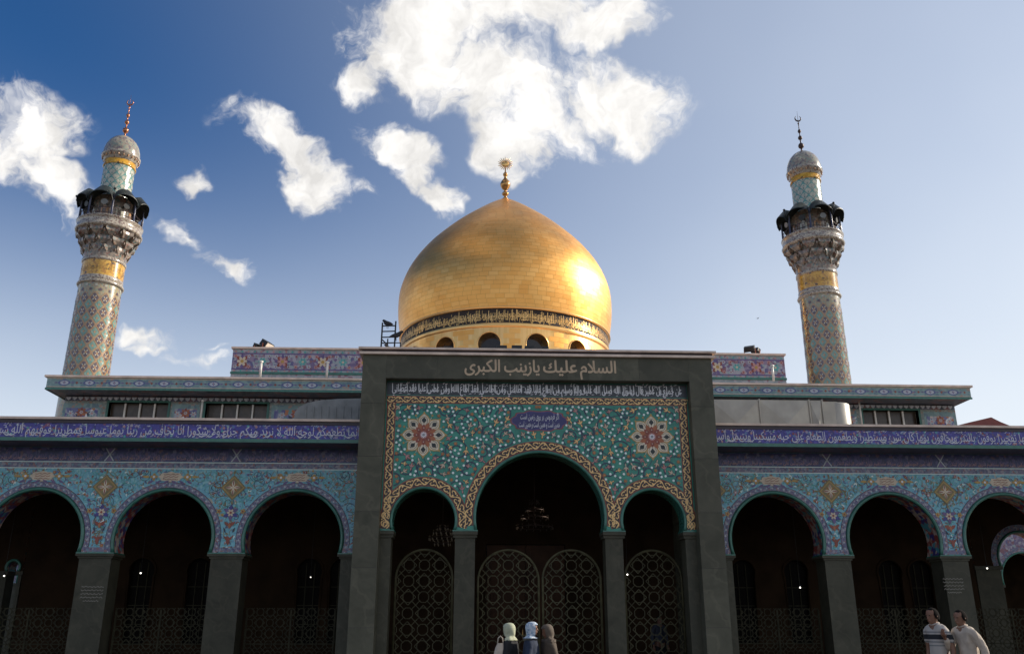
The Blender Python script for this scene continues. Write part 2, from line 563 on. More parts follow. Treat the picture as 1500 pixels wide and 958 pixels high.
# ------------------------------------------------------------------ mesh helpers
class MB:
    """collects faces; build() links ONE mesh object"""

    def __init__(s):
        s.v, s.f, s.m, s.sm = [], [], [], []

    def face(s, pts, mi=0, smooth=False):
        b = len(s.v)
        s.v += [tuple(p) for p in pts]
        s.f.append(tuple(range(b, b + len(pts))))
        s.m.append(mi)
        s.sm.append(smooth)

    def mesh(s, vs_, fs, mi=0, smooth=False):
        b = len(s.v)
        s.v += [tuple(p) for p in vs_]
        for f in fs:
            s.f.append(tuple(i + b for i in f))
            s.m.append(mi)
            s.sm.append(smooth)
        return s

    def box(s, x0, x1, y0, y1, z0, z1, mi=0):
        p = [(x0, y0, z0), (x1, y0, z0), (x1, y1, z0), (x0, y1, z0), (x0, y0, z1), (x1, y0, z1), (x1, y1, z1), (x0, y1, z1)]
        return s.mesh(p, [(0, 3, 2, 1), (4, 5, 6, 7), (0, 1, 5, 4), (1, 2, 6, 5), (2, 3, 7, 6), (3, 0, 4, 7)], mi)

    def bar(s, a, b, w, d, mi=0, up=(0, 1, 0)):
        """rectangular bar from a to b, w across, d along up"""
        a, b = Vector(a), Vector(b)
        t = (b - a).normalized()
        u = Vector(up)
        sd = t.cross(u)
        if sd.length < 1e-4:
            sd = t.cross(Vector((1, 0, 0)))
        sd.normalize()
        u = sd.cross(t)
        p = [q + sd * (w / 2) * i + u * (d / 2) * j for q in (a, b) for i, j in ((-1, -1), (1, -1), (1, 1), (-1, 1))]
        return s.mesh(p, [(0, 1, 2, 3), (7, 6, 5, 4), (0, 4, 5, 1), (1, 5, 6, 2), (2, 6, 7, 3), (3, 7, 4, 0)], mi)

    def tube(s, path, r, n=8, mi=0, closed=False, smooth=True, caps=True):
        path = [Vector(p) for p in path]
        k = len(path)
        rr = r if isinstance(r, (list, tuple)) else [r] * k
        b = len(s.v)
        ref = None
        for i, p in enumerate(path):
            if closed:
                t = path[(i + 1) % k] - path[i - 1]
            else:
                t = path[min(i + 1, k - 1)] - path[max(i - 1, 0)]
            t.normalize()
            if ref is None:
                ref = Vector((0, 0, 1)) if abs(t.z) < 0.9 else Vector((1, 0, 0))
            a = t.cross(ref).normalized()
            ref = a.cross(t).normalized()
            for j in range(n):
                w = 2 * PI * j / n
                s.v.append(tuple(p + (a * math.cos(w) + ref * math.sin(w)) * rr[i]))
        for i in range(k if closed else k - 1):
            i2 = (i + 1) % k
            for j in range(n):
                j2 = (j + 1) % n
                s.f.append((b + i * n + j, b + i * n + j2, b + i2 * n + j2, b + i2 * n + j))
                s.m.append(mi)
                s.sm.append(smooth)
        if caps and not closed:
            s.f.append(tuple(b + j for j in reversed(range(n))))
            s.f.append(tuple(b + (k - 1) * n + j for j in range(n)))
            s.m += [mi, mi]
            s.sm += [False, False]
        return s

    def lathe(s, prof, n=32, c=(0, 0, 0), mi=0, smooth=True, a0=0.0, a1=2 * PI, sx=1.0, sy=1.0):
        b = len(s.v)
        full = abs(a1 - a0 - 2 * PI) < 1e-6
        cols = n if full else n + 1
        for (r, z) in prof:
            for j in range(cols):
                w = a0 + (a1 - a0) * j / n
                s.v.append((c[0] + r * math.cos(w) * sx, c[1] + r * math.sin(w) * sy, c[2] + z))
        for i in range(len(prof) - 1):
            for j in range(n):
                j2 = (j + 1) % cols
                s.f.append((b + i * cols + j, b + i * cols + j2, b + (i + 1) * cols + j2, b + (i + 1) * cols + j))
                s.m.append(mi)
                s.sm.append(smooth)
        return s

    def ball(s, c, r, n=12, mi=0, sz=1.0):
        pr = [(max(1e-4, r * math.sin(PI * i / (n // 2 + 2))), -r * sz * math.cos(PI * i / (n // 2 + 2))) for i in range(n // 2 + 3)]
        return s.lathe(pr, n, c, mi)

    def prism(s, poly, y0, y1, mi=0, side=None, holes=()):
        """polygon in x,z (any shape) pushed from y0 (front) to y1"""
        side = mi if side is None else side
        loops = [list(poly)] + [list(h) for h in holes]
        tri = tessellate_polygon([[Vector((x, z, 0)) for x, z in lp] for lp in loops])
        flat = [p for lp in loops for p in lp]
        n = len(flat)
        b = len(s.v)
        s.v += [(x, y0, z) for x, z in flat] + [(x, y1, z) for x, z in flat]
        for t in tri:
            a = [Vector((flat[i][0], flat[i][1], 0)) for i in t]
            up = (a[1] - a[0]).cross(a[2] - a[0]).z
            t = tuple(t) if up > 0 else tuple(reversed(t))
            s.f.append(tuple(b + i for i in t))
            s.f.append(tuple(b + n + i for i in reversed(t)))
            s.m += [mi, mi]
            s.sm += [False, False]
        o = 0
        for lp in loops:
            k = len(lp)
            for i in range(k):
                j = (i + 1) % k
                s.f.append((b + o + i, b + o + j, b + n + o + j, b + n + o + i))
                s.m.append(side)
                s.sm.append(False)
            o += k
        return s

    def build(s, name, mats, parent=None, loc=None):
        me = bpy.data.meshes.new(name)
        me.from_pydata(s.v, [], s.f)
        for m in (mats if isinstance(mats, (list, tuple)) else [mats]):
            me.materials.append(MATS[m])
        me.polygons.foreach_set('material_index', s.m)
        me.polygons.foreach_set('use_smooth', s.sm)
        me.update()
        o = bpy.data.objects.new(name, me)
        C.objects.link(o)
        if parent is not None:
            o.parent = parent
        if loc is not None:
            o.location = loc
        return o


def tag(o, label=None, cat=None, group=None, kind=None):
    if label:
        o['label'] = label
    if cat:
        o['category'] = cat
    if group:
        o['group'] = group
    if kind:
        o['kind'] = kind
    return o


def thing(name, label, cat, group=None, loc=(0, 0, 0)):
    o = bpy.data.objects.new(name, None)
    C.objects.link(o)
    o.location = loc
    return tag(o, label, cat, group)


def fixn(o):
    """make the normals of a closed mesh point outwards"""
    bm = bmesh.new()
    bm.from_mesh(o.data)
    bmesh.ops.recalc_face_normals(bm, faces=bm.faces)
    bm.to_mesh(o.data)
    bm.free()
    return o


def copy_tree(o, parent=None):
    c = o.copy()
    C.objects.link(c)
    c.parent = parent
    for ch in list(o.children):
        copy_tree(ch, c)
    return c


# ------------------------------------------------------------------ lettering
_B = {}


def _reg(ch, base, n):
    _B[ch] = [base, base + 1] + ([base + 2, base + 3] if n == 4 else [None, None])


for _ch, _b, _n in (('ا', 0xFE8D, 2), ('ب', 0xFE8F, 4), ('ة', 0xFE93, 2), ('ت', 0xFE95, 4), ('ث', 0xFE99, 4), ('ج', 0xFE9D, 4), ('ح', 0xFEA1, 4), ('خ', 0xFEA5, 4),
                    ('د', 0xFEA9, 2), ('ذ', 0xFEAB, 2), ('ر', 0xFEAD, 2), ('ز', 0xFEAF, 2), ('س', 0xFEB1, 4), ('ش', 0xFEB5, 4), ('ص', 0xFEB9, 4), ('ض', 0xFEBD, 4),
                    ('ط', 0xFEC1, 4), ('ظ', 0xFEC5, 4), ('ع', 0xFEC9, 4), ('غ', 0xFECD, 4), ('ف', 0xFED1, 4), ('ق', 0xFED5, 4), ('ك', 0xFED9, 4), ('ل', 0xFEDD, 4),
                    ('م', 0xFEE1, 4), ('ن', 0xFEE5, 4), ('ه', 0xFEE9, 4), ('و', 0xFEED, 2), ('ى', 0xFEEF, 2), ('ي', 0xFEF1, 4), ('ی', 0xFBFC, 4), ('گ', 0xFB92, 4)):
    _reg(_ch, _b, _n)
_B['ء'] = [0xFE80, None, None, None]


def shape_arabic(t):
    """joined letter forms, laid out in visual (left to right) order"""
    out, i = [], 0
    dual = lambda c: c in _B and _B[c][2] is not None
    while i < len(t):
        c = t[i]
        if c not in _B:
            out.append(c)
            i += 1
            continue
        prev = i > 0 and dual(t[i - 1])
        if c == 'ل' and i + 1 < len(t) and t[i + 1] == 'ا':
            out.append(chr(0xFEFC if prev else 0xFEFB))
            i += 2
            continue
        nxt = i + 1 < len(t) and t[i + 1] in _B and t[i + 1] != 'ء'
        f = _B[c]
        if c == 'ء':
            k = 0
        elif dual(c):
            k = 3 if (prev and nxt) else 1 if prev else 2 if nxt else 0
        else:
            k = 1 if prev else 0
        out.append(chr(f[k]))
        i += 1
    return ''.join(reversed(out))


def text_tris(t, arabic=True):
    """list of (points, triangles) glyph pieces of a line of text, cap height about 0.7"""
    cu = bpy.data.curves.new('lettering', 'FONT')
    cu.body = shape_arabic(t) if arabic else t
    cu.resolution_u = 3
    o = bpy.data.objects.new('lettering', cu)
    C.objects.link(o)
    dg = bpy.context.evaluated_depsgraph_get()
    cv = o.evaluated_get(dg).to_curve(dg)
    loops = []
    for sp in cv.splines:
        pts = []
        bp = sp.bezier_points
        n = len(bp)
        for i in range(n):
            a, b = bp[i], bp[(i + 1) % n]
            p0, p1, p2, p3 = a.co, a.handle_right, b.handle_left, b.co
            straight = (p1 - p0).cross(p3 - p0).length < 1e-5 and (p2 - p0).cross(p3 - p0).length < 1e-5
            st = 1 if straight else 3
            for k in range(st):
                u = k / st
                q = p0 * (1 - u) ** 3 + p1 * 3 * u * (1 - u) ** 2 + p2 * 3 * u * u * (1 - u) + p3 * u ** 3
                pts.append((q.x, q.y))
        if len(pts) > 2:
            ar = sum(pts[i][0] * pts[(i + 1) % len(pts)][1] - pts[(i + 1) % len(pts)][0] * pts[i][1] for i in range(len(pts))) / 2
            loops.append((ar, pts))
    bpy.data.objects.remove(o, do_unlink=True)
    bpy.data.curves.remove(cu)
    if not loops:
        return [], 1.0

    def inside(p, poly):
        r = False
        for i in range(len(poly)):
            (x1, y1), (x2, y2) = poly[i], poly[i - 1]
            if (y1 > p[1]) != (y2 > p[1]) and p[0] < (x2 - x1) * (p[1] - y1) / (y2 - y1) + x1:
                r = not r
        return r
    sign = -1 if sum(1 if a < 0 else -1 for a, _ in loops) > 0 else 1
    outer = [p for a, p in loops if a * sign > 0]
    holes = [p for a, p in loops if a * sign <= 0]
    pieces = []
    for p in outer:
        xs = [q[0] for q in p]
        hs = [h for h in holes if min(xs) <= h[0][0] <= max(xs) and inside(h[0], p)]
        tri = tessellate_polygon([[Vector((x, y, 0)) for x, y in lp] for lp in [p] + hs])
        flat = [q for lp in [p] + hs for q in lp]
        pieces.append((flat, [tuple(t_) for t_ in tri]))
    x0 = min(q[0] for f, _ in pieces for q in f)
    x1 = max(q[0] for f, _ in pieces for q in f)
    pieces = [([(q[0] - x0, q[1]) for q in f], t_) for f, t_ in pieces]
    return pieces, x1 - x0


# ------------------------------------------------------------------ flat glazed ornament
class Orn:
    """glazed pattern pieces laid a few millimetres proud of a surface; warp(u, v, off) gives the 3-D point"""

    def __init__(s, warp):
        s.warp, s.mb, s.names, s.k = warp, MB(), [], 0

    def mi(s, mat):
        if mat not in s.names:
            s.names.append(mat)
        return s.names.index(mat)

    def off(s, layer):
        s.k += 1
        return 0.004 + layer * 0.0022 + (s.k % 9) * 0.00022

    def poly(s, pts, mat, layer=0):
        o = s.off(layer)
        a = sum(pts[i][0] * pts[(i + 1) % len(pts)][1] - pts[(i + 1) % len(pts)][0] * pts[i][1] for i in range(len(pts)))
        if a < 0:
            pts = list(reversed(pts))
        s.mb.face([s.warp(u, v, o) for u, v in pts], s.mi(mat))

    def fan(s, c, pts, mat, layer=0):
        """star-shaped outline seen from c"""
        o = s.off(layer)
        n = len(pts)
        a = sum(pts[i][0] * pts[(i + 1) % n][1] - pts[(i + 1) % n][0] * pts[i][1] for i in range(n))
        if a < 0:
            pts = list(reversed(pts))
        s.mb.mesh([s.warp(c[0], c[1], o)] + [s.warp(u, v, o) for u, v in pts], [(0, i + 1, (i + 1) % n + 1) for i in range(n)], s.mi(mat))

    def tris(s, pts, tris, mat, layer=0):
        o = s.off(layer)
        fs = []
        for t in tris:
            (x1, y1), (x2, y2), (x3, y3) = (pts[i] for i in t)
            fs.append(t if (x2 - x1) * (y3 - y1) - (x3 - x1) * (y2 - y1) > 0 else tuple(reversed(t)))
        s.mb.mesh([s.warp(u, v, o) for u, v in pts], fs, s.mi(mat))

    def disc(s, u, v, r, mat, layer=0, n=8, ru=None):
        s.poly([(u + (ru or r) * math.cos(2 * PI * (i + .5) / n), v + r * math.sin(2 * PI * (i + .5) / n)) for i in range(n)], mat, layer)

    def rect(s, u0, u1, v0, v1, mat, layer=0, n=1):
        for i in range(n):
            a, b = u0 + (u1 - u0) * i / n, u0 + (u1 - u0) * (i + 1) / n
            o = 0.004 + layer * 0.0022
            s.mb.face([s.warp(a, v0, o), s.warp(b, v0, o), s.warp(b, v1, o), s.warp(a, v1, o)], s.mi(mat))

    def ribbon(s, pts, w, mat, layer=0, ok=None, closed=False):
        o = s.off(layer)
        n = len(pts)
        if closed:
            pts = list(pts) + [pts[0]]
            n += 1
        ws = w if isinstance(w, (list, tuple)) else [w] * n
        L_, R_ = [], []
        for i in range(n):
            a, b = pts[max(i - 1, 0)], pts[min(i + 1, n - 1)]
            if closed and i in (0, n - 1):
                a, b = pts[n - 2], pts[1]
            dx, dy = b[0] - a[0], b[1] - a[1]
            l = math.hypot(dx, dy) or 1
            nx, ny = -dy / l * ws[i] / 2, dx / l * ws[i] / 2
            L_.append((pts[i][0] + nx, pts[i][1] + ny))
            R_.append((pts[i][0] - nx, pts[i][1] - ny))
        for i in range(n - 1):
            if ok and not (ok(*pts[i]) and ok(*pts[i + 1])):
                continue
            q = [R_[i], R_[i + 1], L_[i + 1], L_[i]]
            s.mb.face([s.warp(u, v, o) for u, v in q], s.mi(mat))

    def leaf(s, u, v, l, w, ang, mat, layer=0):
        ca, sa = math.cos(ang), math.sin(ang)
        base = [(0, 0), (.25, .42), (.55, .5), (.85, .22), (1, 0), (.85, -.18), (.55, -.42), (.25, -.36)]
        s.poly([(u + (x * l) * ca - (y * w) * sa, v + (x * l) * sa + (y * w) * ca) for x, y in base], mat, layer)

    def flower(s, u, v, r, n, mat, cmat=None, layer=0, inner=.5, rot=0.0):
        pts = []
        for i in range(n * 4):
            a = 2 * PI * i / (n * 4) + rot
            rr = r * (inner + (1 - inner) * abs(math.cos(n * (a - rot) / 2)) ** .7)
            pts.append((u + rr * math.cos(a), v + rr * math.sin(a)))
        s.fan((u, v), pts, mat, layer)
        if cmat:
            s.disc(u, v, r * .33, cmat, layer + 1)

    def text(s, t, u0, v0, wid, hei, mat, layer=0, arabic=True, bold=0.0, fill=None):
        """line of lettering whose width is wid and whose tall strokes are hei high; v0 the base line"""
        pieces, w = text_tris(t, arabic)
        sx, sy = wid / w, hei / 0.72
        for p, tr in pieces:
            q = [(u0 + x * sx, v0 + y * sy) for x, y in p]
            s.tris(q, tr, mat, layer)
            if bold:
                for dx, dy in ((bold, 0), (-bold, 0), (0, bold), (0, -bold)):
                    s.tris([(x + dx, y + dy) for x, y in q], tr, mat, layer)

    def build(s, name, parent=None):
        return s.mb.build(name, s.names or ['marble'], parent)


def wall_warp(Y):
    return lambda u, v, o: (u, Y - o, v)


def cyl_warp(cx, cy, rfun):
    """u = angle to the right of the front (radians), v = height"""
    def f(u, v, o):
        r = rfun(v) + o
        return (cx + r * math.sin(u), cy - r * math.cos(u), v)
    return f


# arch: circle part whose springing is at zs, half width hw and rise above the springing
class Arch:
    def __init__(s, cx, hw, zs, rise):
        s.cx, s.hw, s.zs, s.rise = cx, hw, zs, rise
        s.r = (rise * rise + hw * hw) / (2 * rise)
        s.zc = zs + rise - s.r

    def pts(s, off=0.0, n=40, zb=None):
        zb = s.zs if zb is None else zb
        r = s.r + off
        a0 = math.asin(max(-1, min(1, (zb - s.zc) / r)))
        return [(s.cx + r * math.cos(a0 + (PI - 2 * a0) * i / n), s.zc + r * math.sin(a0 + (PI - 2 * a0) * i / n)) for i in range(n + 1)]   # right to left

    def dist(s, x, z):
        return math.hypot(x - s.cx, z - s.zc) - s.r


def arch_wall_outline(x0, x1, zb, zt, arches):
    """outline of a wall whose lower edge is cut by the arches (arches sorted left to right)"""
    p = [(x0, zb)]
    for a in arches:
        p += list(reversed(a.pts()))
    p += [(x1, zb), (x1, zt), (x0, zt)]
    q = []
    for c in p:
        if not q or math.hypot(c[0] - q[-1][0], c[1] - q[-1][1]) > 1e-4:
            q.append(c)
    return q

# ================================================================== setting
rng = random.Random(11)
g = MB()
g.face([(-900, -900, 0), (900, -900, 0), (900, 900, 0), (-900, 900, 0)])
tag(g.build('courtyard_ground', 'paving'), kind='structure')

# ------------------------------------------------------------------ portal
PX, PYF, PYT = 1.81, 24.0, 24.35         # axis, front of the marble frame, face of the tile panel
PIN, POUT, PTOP, PINT = 4.33, 5.0, 8.80, 8.12
SPR = 3.96
portal = thing('entrance_portal', 'tall entrance portal of dark green marble with turquoise arabesque tile panel over three arches', 'portal', loc=(0, 0, 0))


def portal_frame():
    zs = [0, 1.45, 2.95, 4.42, 5.90, 7.38, PTOP]
    for sgn in (-1, 1):
        a, b = sorted((PX + sgn * PIN, PX + sgn * POUT))
        m = MB()
        m.box(a + .012, b - .012, PYF + .012, 27.19, 0, PTOP - .01)
        core = m.build('jamb', 'dark_trim', portal)
        for z0, z1 in zip(zs[:-1], zs[1:]):
            m = MB()
            m.box(a, b, PYF, 27.2, z0 + .004, z1 - .004)
            m.build('marble_slab', 'marble', core)
    m = MB()
    m.box(PX - PIN, PX + PIN, PYF + .012, 27.0, PINT + .012, PTOP - .01)
    core = m.build('lintel', 'dark_trim', portal)
    n = 6
    for k in range(n):
        m = MB()
        m.box(PX - PIN + 2 * PIN * k / n + .003, PX - PIN + 2 * PIN * (k + 1) / n - .003, PYF + .001, 26.98, PINT, PTOP - .003)
        m.build('marble_slab', 'marble', core)
    m = MB()
    m.box(PX - POUT - .10, PX + POUT + .10, PYF - .10, 27.3, PTOP, PTOP + .07)
    m.build('lower_cap', 'cap_stone', portal)
    m = MB()
    m.box(PX - POUT - .04, PX + POUT + .04, PYF - .03, 27.2, PTOP + .07, PTOP + .14)
    m.build('cap_core', 'dark_trim', portal)
    m = MB()
    m.box(PX - POUT - .13, PX + POUT + .13, PYF - .13, 27.4, PTOP + .14, PTOP + .20)
    m.build('upper_cap', 'cap_stone', portal)
    # kufic title
    o = Orn(wall_warp(PYF))
    for wd, a, b in (('السلام', 850, 902), ('عليك', 796, 845), ('يازينب', 739, 790), ('الكبرى', 681, 732)):
        o = Orn(wall_warp(PYF))
        x0, x1 = X(a, 540, PYF), X(b, 540, PYF)
        o.text(wd, x0, 8.34, x1 - x0, .36, 'kufic_stone', bold=.011)
        o.build('carved_word', portal)


PA = [Arch(PX - 3.16, .815, SPR, 1.10), Arch(PX + .03, 1.73, SPR, 2.12), Arch(PX + 3.16, .815, SPR, 1.10)]


def portal_panel():
    x0, x1 = PX - PIN, PX + PIN
    m = MB()
    m.prism(arch_wall_outline(x0, x1, SPR, PINT, PA), PYT, PYT + .62, 0, 1)
    m.build('tile_panel', ['turq_tile', 'green_trim'], portal)
    # green edge rolls
    for a in PA:
        m = MB()
        m.tube([(x, PYT - .01, z) for x, z in a.pts(.035)], .045, 6)
        m.build('arch_moulding', 'green_trim', portal)
    # inscription band
    o = Orn(wall_warp(PYT))
    zt = PINT - .02
    o.rect(x0 + .01, x1 - .01, 7.72, zt, 'calli_grey', 0)
    verse = 'عن جميع بن عمير قال رسول الله صلى الله عليه واله وسلم من اطاع عليا فقد اطاعني ومن اطاعني فقد اطاع الله ومن عصى عليا فقد عصاني'
    o.text(verse, x0 + .16, 7.825, x1 - x0 - .32, .22, 'white_glaze', 2, bold=.004)
    r2 = random.Random(3)
    for i in range(150):                     # the small strokes above and below the letters
        u = r2.uniform(x0 + .2, x1 - .2)
        v = r2.choice((r2.uniform(7.75, 7.82), r2.uniform(7.97, 8.07)))
        o.leaf(u, v, r2.uniform(.05, .12), .02, r2.uniform(-.2, 1.2), 'white_glaze', 3)
    for i in range(46):
        u = x0 + .22 + i * (x1 - x0 - .44) / 45 + r2.uniform(-.05, .05)
        o.ribbon([(u, 7.80), (u - .012, 8.06)], .022, 'white_glaze', 3)
    o.build('inscription_band', portal)
    # gold scroll borders on black
    o = Orn(wall_warp(PYT))

    def band(path, closed=False, w=.26, per=.22):
        """path: list of 2-D points along the middle of the band"""
        o.ribbon(path, w, 'red_glaze', 1)
        o.ribbon(path, w - .05, 'band_black', 2)
        L = [0]
        for i in range(1, len(path)):
            L.append(L[-1] + math.hypot(path[i][0] - path[i - 1][0], path[i][1] - path[i - 1][1]))

        def pos(s, t):
            s = max(0, min(L[-1] - 1e-6, s))
            i = 0
            while i < len(L) - 2 and L[i + 1] < s:
                i += 1
            k = (s - L[i]) / max(1e-9, L[i + 1] - L[i])
            a, b = path[i], path[i + 1]
            dx, dy = b[0] - a[0], b[1] - a[1]
            l = math.hypot(dx, dy) or 1
            return (a[0] + dx * k - dy / l * t, a[1] + dy * k + dx / l * t)
        n = max(1, round(L[-1] / per))
        p = L[-1] / n
        h = w * .34
        for i in range(n):
            s0 = i * p
            sg = 1 if i % 2 else -1
            wave = [pos(s0 + p * q / 8, sg * h * math.sin(PI * q / 8) * .95) for q in range(9)]
            o.ribbon(wave, [.015, .03, .04, .045, .035, .04, .035, .03, .015], 'gold_glaze', 4)
            curl = [pos(s0 + p * (.5 + .30 * math.cos(q)), -sg * h * (.55 + .42 * math.sin(q))) for q in [k * .75 for k in range(7)]]
            o.ribbon(curl, [.04, .036, .03, .028, .025, .02, .015], 'gold_glaze', 5)
            c = pos(s0 + p * .5, sg * h * .1)
            d = pos(s0 + p * .62, sg * h * .3)
            o.leaf(c[0], c[1], .08, .05, math.atan2(d[1] - c[1], d[0] - c[0]), 'gold_glaze', 6)
            c2 = pos(s0 + p * .98, -sg * h * .8)
            o.disc(c2[0], c2[1], .022, 'gold_glaze', 6, 6)
    bw = .26
    band([(x0 + .02, 7.585), (x1 - .02, 7.585)], w=.22)
    for sx in (x0 + .16, x1 - .16):
        band([(sx, SPR + .03), (sx, 7.47)], w=.25)
    for a in PA:
        band([p for p in reversed(a.pts(.08 + bw / 2, 60)) if p[1] > SPR + .02], w=bw)
    tag(o.build('scroll_border', portal), kind='stuff')
    # arabesque field
    o = Orn(wall_warp(PYT))

    def ok(x, z, mg=0.0):
        if not (x0 + .30 + mg < x < x1 - .30 - mg and z < 7.46 - mg):
            return False
        for a in PA:
            if a.dist(x, z) < .37 + mg:
                return False
        return z > SPR + .5
    med = [(PX - 3.235, 6.57), (PX + 3.235, 6.57)]
    plq = (PX + .03, 7.0)

    def free(x, z, mg=0.0):
        if not ok(x, z, mg):
            return False
        if any(math.hypot(x - a, z - b) < .62 + mg for a, b in med):
            return False
        return not (abs(x - plq[0]) < .80 + mg and abs(z - plq[1]) < .30 + mg)
    # spiral stems (mirrored about the axis), centres in photograph pixels on the left half
    spir = [(686, 620, 24, 1), (670, 659, 18, -1), (708, 661, 15, 1), (735, 607, 16, -1), (741, 640, 18, 1), (596, 686, 15, 1), (648, 687, 16, -1), (688, 684, 13, 1),
            (595, 606, 15, -1), (655, 600, 13, 1), (708, 600, 12, -1), (625, 690, 14, 1), (580, 660, 13, -1), (668, 715, 11, 1), (655, 598, 14, 1), (580, 636, 12, 1),
            (760, 597, 11, 1), (735, 660, 10, -1), (770, 645, 10, 1), (718, 632, 12, -1), (620, 597, 11, -1), (577, 700, 11, 1), (645, 662, 12, 1)]
    rr = random.Random(21)
    for (cx, cy, r, sg) in spir:
        u, v = X(cx, cy, PYT) - PX, Z(cx, cy, PYT)
        rad = r * .0192
        turns = 1.6 if r > 14 else 1.15
        ph = rr.uniform(0, 6.28)
        for mir in (-1, 1):
            pts = []
            for k in range(44):
                t = k / 43
                a = ph + sg * t * turns * 2 * PI
                q = rad * (1.05 - .78 * t)
                pts.append((PX + (u + q * math.cos(a)) * (1 if mir < 0 else -1), v + q * math.sin(a)))
            o.ribbon(pts, .034, 'navy_glaze', 1, ok=free)
    # linking stems
    for i in range(34):
        u, v = rr.uniform(.1, 3.9), rr.uniform(4.6, 7.4)
        a = rr.uniform(0, 6.28)
        cv = rr.choice((-1, 1)) * rr.uniform(1.2, 2.6)
        p = [(u, v)]
        for k in range(18):
            a += cv * .05
            p.append((p[-1][0] + .05 * math.cos(a), p[-1][1] + .05 * math.sin(a)))
        for mir in (-1, 1):
            o.ribbon([(PX + x * mir, z) for x, z in p], .020, 'navy_glaze', 0, ok=free)
    # white buds, palmettes, small blossoms: even scatter, mirrored
    def scatter(n, dmin, mg, taken):
        out = []
        for _ in range(n * 40):
            u, v = rr.uniform(.03, 4.1), rr.uniform(4.35, 7.42)
            if not free(PX - u, v, mg):
                continue
            if any(math.hypot(u - a, v - b) < d + dmin for a, b, d in taken):
                continue
            taken.append((u, v, dmin))
            out.append((u, v))
            if len(out) >= n:
                break
        return out
    taken = []
    pal = scatter(50, .10, .07, taken)
    blo = scatter(24, .06, .05, taken)
    dots = scatter(420, .056, .03, taken)
    for u, v in pal:
        a = rr.uniform(0, 6.28)
        l = rr.uniform(.8, 1.15)
        mt = rr.choice(('gold_glaze', 'gold_glaze', 'pale_glaze', 'pink_glaze'))
        for mir in (-1, 1):
            for k, (da, le, wi) in enumerate(((0, .13, .036), (.75, .10, .03), (-.75, .10, .03), (PI, .09, .035))):
                ang = a + da if mir < 0 else PI - (a + da)
                o.leaf(PX + u * mir, v, le * l, wi * l, ang, mt, 4)
                o.leaf(PX + u * mir, v, le * l * 1.16, wi * l * 1.7, ang, 'black_glaze' if k % 2 else 'red_glaze', 3)
    for u, v in blo:
        for mir in (-1, 1):
            o.flower(PX + u * mir, v, .055, 5, 'orange_glaze', 'ochre_glaze', 4)
    for u, v in dots:
        for mir in (-1, 1):
            o.disc(PX + u * mir, v, .036, 'dot_glaze', 3, 7)
    tag(o.build('arabesque_field', portal), kind='stuff')
    # eight-petalled rosettes
    for (mx, mz) in med:
        o = Orn(wall_warp(PYT))
        for k in range(8):
            a = PI / 4 * k
            ca, sa = math.cos(a), math.sin(a)
            tr = lambda p: [(mx + x * ca - y * sa, mz + x * sa + y * ca) for x, y in p]
            o.fan((mx + .42 * ca, mz + .42 * sa), tr([(.20, 0), (.30, .12), (.36, .165), (.46, .165), (.54, .11), (.59, .05), (.68, .0), (.59, -.05), (.54, -.11), (.46, -.165), (.36, -.165), (.30, -.12)]), 'ochre_glaze', 1)
            o.fan((mx + .42 * ca, mz + .42 * sa), tr([(.21, 0), (.31, .10), (.37, .14), (.45, .14), (.52, .09), (.60, 0), (.52, -.09), (.45, -.14), (.37, -.14), (.31, -.10)]), 'cream_glaze', 2)
            o.ribbon(tr([(.30, .065), (.38, .105), (.47, .09), (.53, .02)]), .016, 'olive_glaze', 3)
            o.ribbon(tr([(.30, -.065), (.38, -.105), (.47, -.09), (.53, -.02)]), .016, 'olive_glaze', 3)
            o.fan((mx + .42 * ca, mz + .42 * sa), tr([(.32, 0), (.37, .03), (.40, .065), (.45, .055), (.48, .02), (.53, 0), (.48, -.02), (.45, -.055), (.40, -.065), (.37, -.03)]), 'black_glaze', 4)
            b = a + PI / 8
            for rr_ in (.60,):
                o.ribbon([(mx + .40 * math.cos(b), mz + .40 * math.sin(b)), (mx + .54 * math.cos(b), mz + .54 * math.sin(b))], .018, 'pale_glaze', 1)
                o.flower(mx + .60 * math.cos(b), mz + .60 * math.sin(b), .035, 4, 'ochre_glaze', None, 2)
            o.leaf(mx + .07 * math.cos(b), mz + .07 * math.sin(b), .31, .18, b, 'orange_glaze', 4)
            o.leaf(mx + .07 * math.cos(a), mz + .07 * math.sin(a), .24, .13, a, 'red_glaze', 5)
            o.disc(mx + .20 * ca, mz + .20 * sa, .018, 'pale_glaze', 6, 6)
        o.disc(mx, mz, .105, 'pink_glaze', 6, 14)
        o.flower(mx, mz, .085, 8, 'white_glaze', None, 7)
        o.disc(mx, mz, .035, 'black_glaze', 8, 8)
        o.disc(mx, mz, .016, 'white_glaze', 9, 6)
        o.build('rosette', portal)
    # cartouche with two lines of verse
    o = Orn(wall_warp(PYT))

    def lob(k):
        pts = []
        for i in range(96):
            a = 2 * PI * i / 96
            r = 1 + .055 * math.cos(10 * a) + .10 * abs(math.cos(a)) ** 8
            pts.append((plq[0] + .72 * k * r * math.copysign(abs(math.cos(a)) ** .8, math.cos(a)), plq[1] + .30 * (k + (k - 1) * .8) * r * math.copysign(abs(math.sin(a)) ** .65, math.sin(a))))
        return pts
    o.fan(plq, lob(1.0), 'red_glaze', 1)
    o.fan(plq, lob(.955), 'violet_glaze', 2)
    o.fan(plq, lob(.925), 'plaque_navy', 3)
    o.text('اگر فردوس بر روی زمین است', plq[0] - .54, plq[1] + .05, 1.10, .17, 'white_glaze', 5)
    o.text('همین است و همین است و همین است', plq[0] - .58, plq[1] - .175, 1.16, .17, 'white_glaze', 5)
    o.build('verse_cartouche', portal)


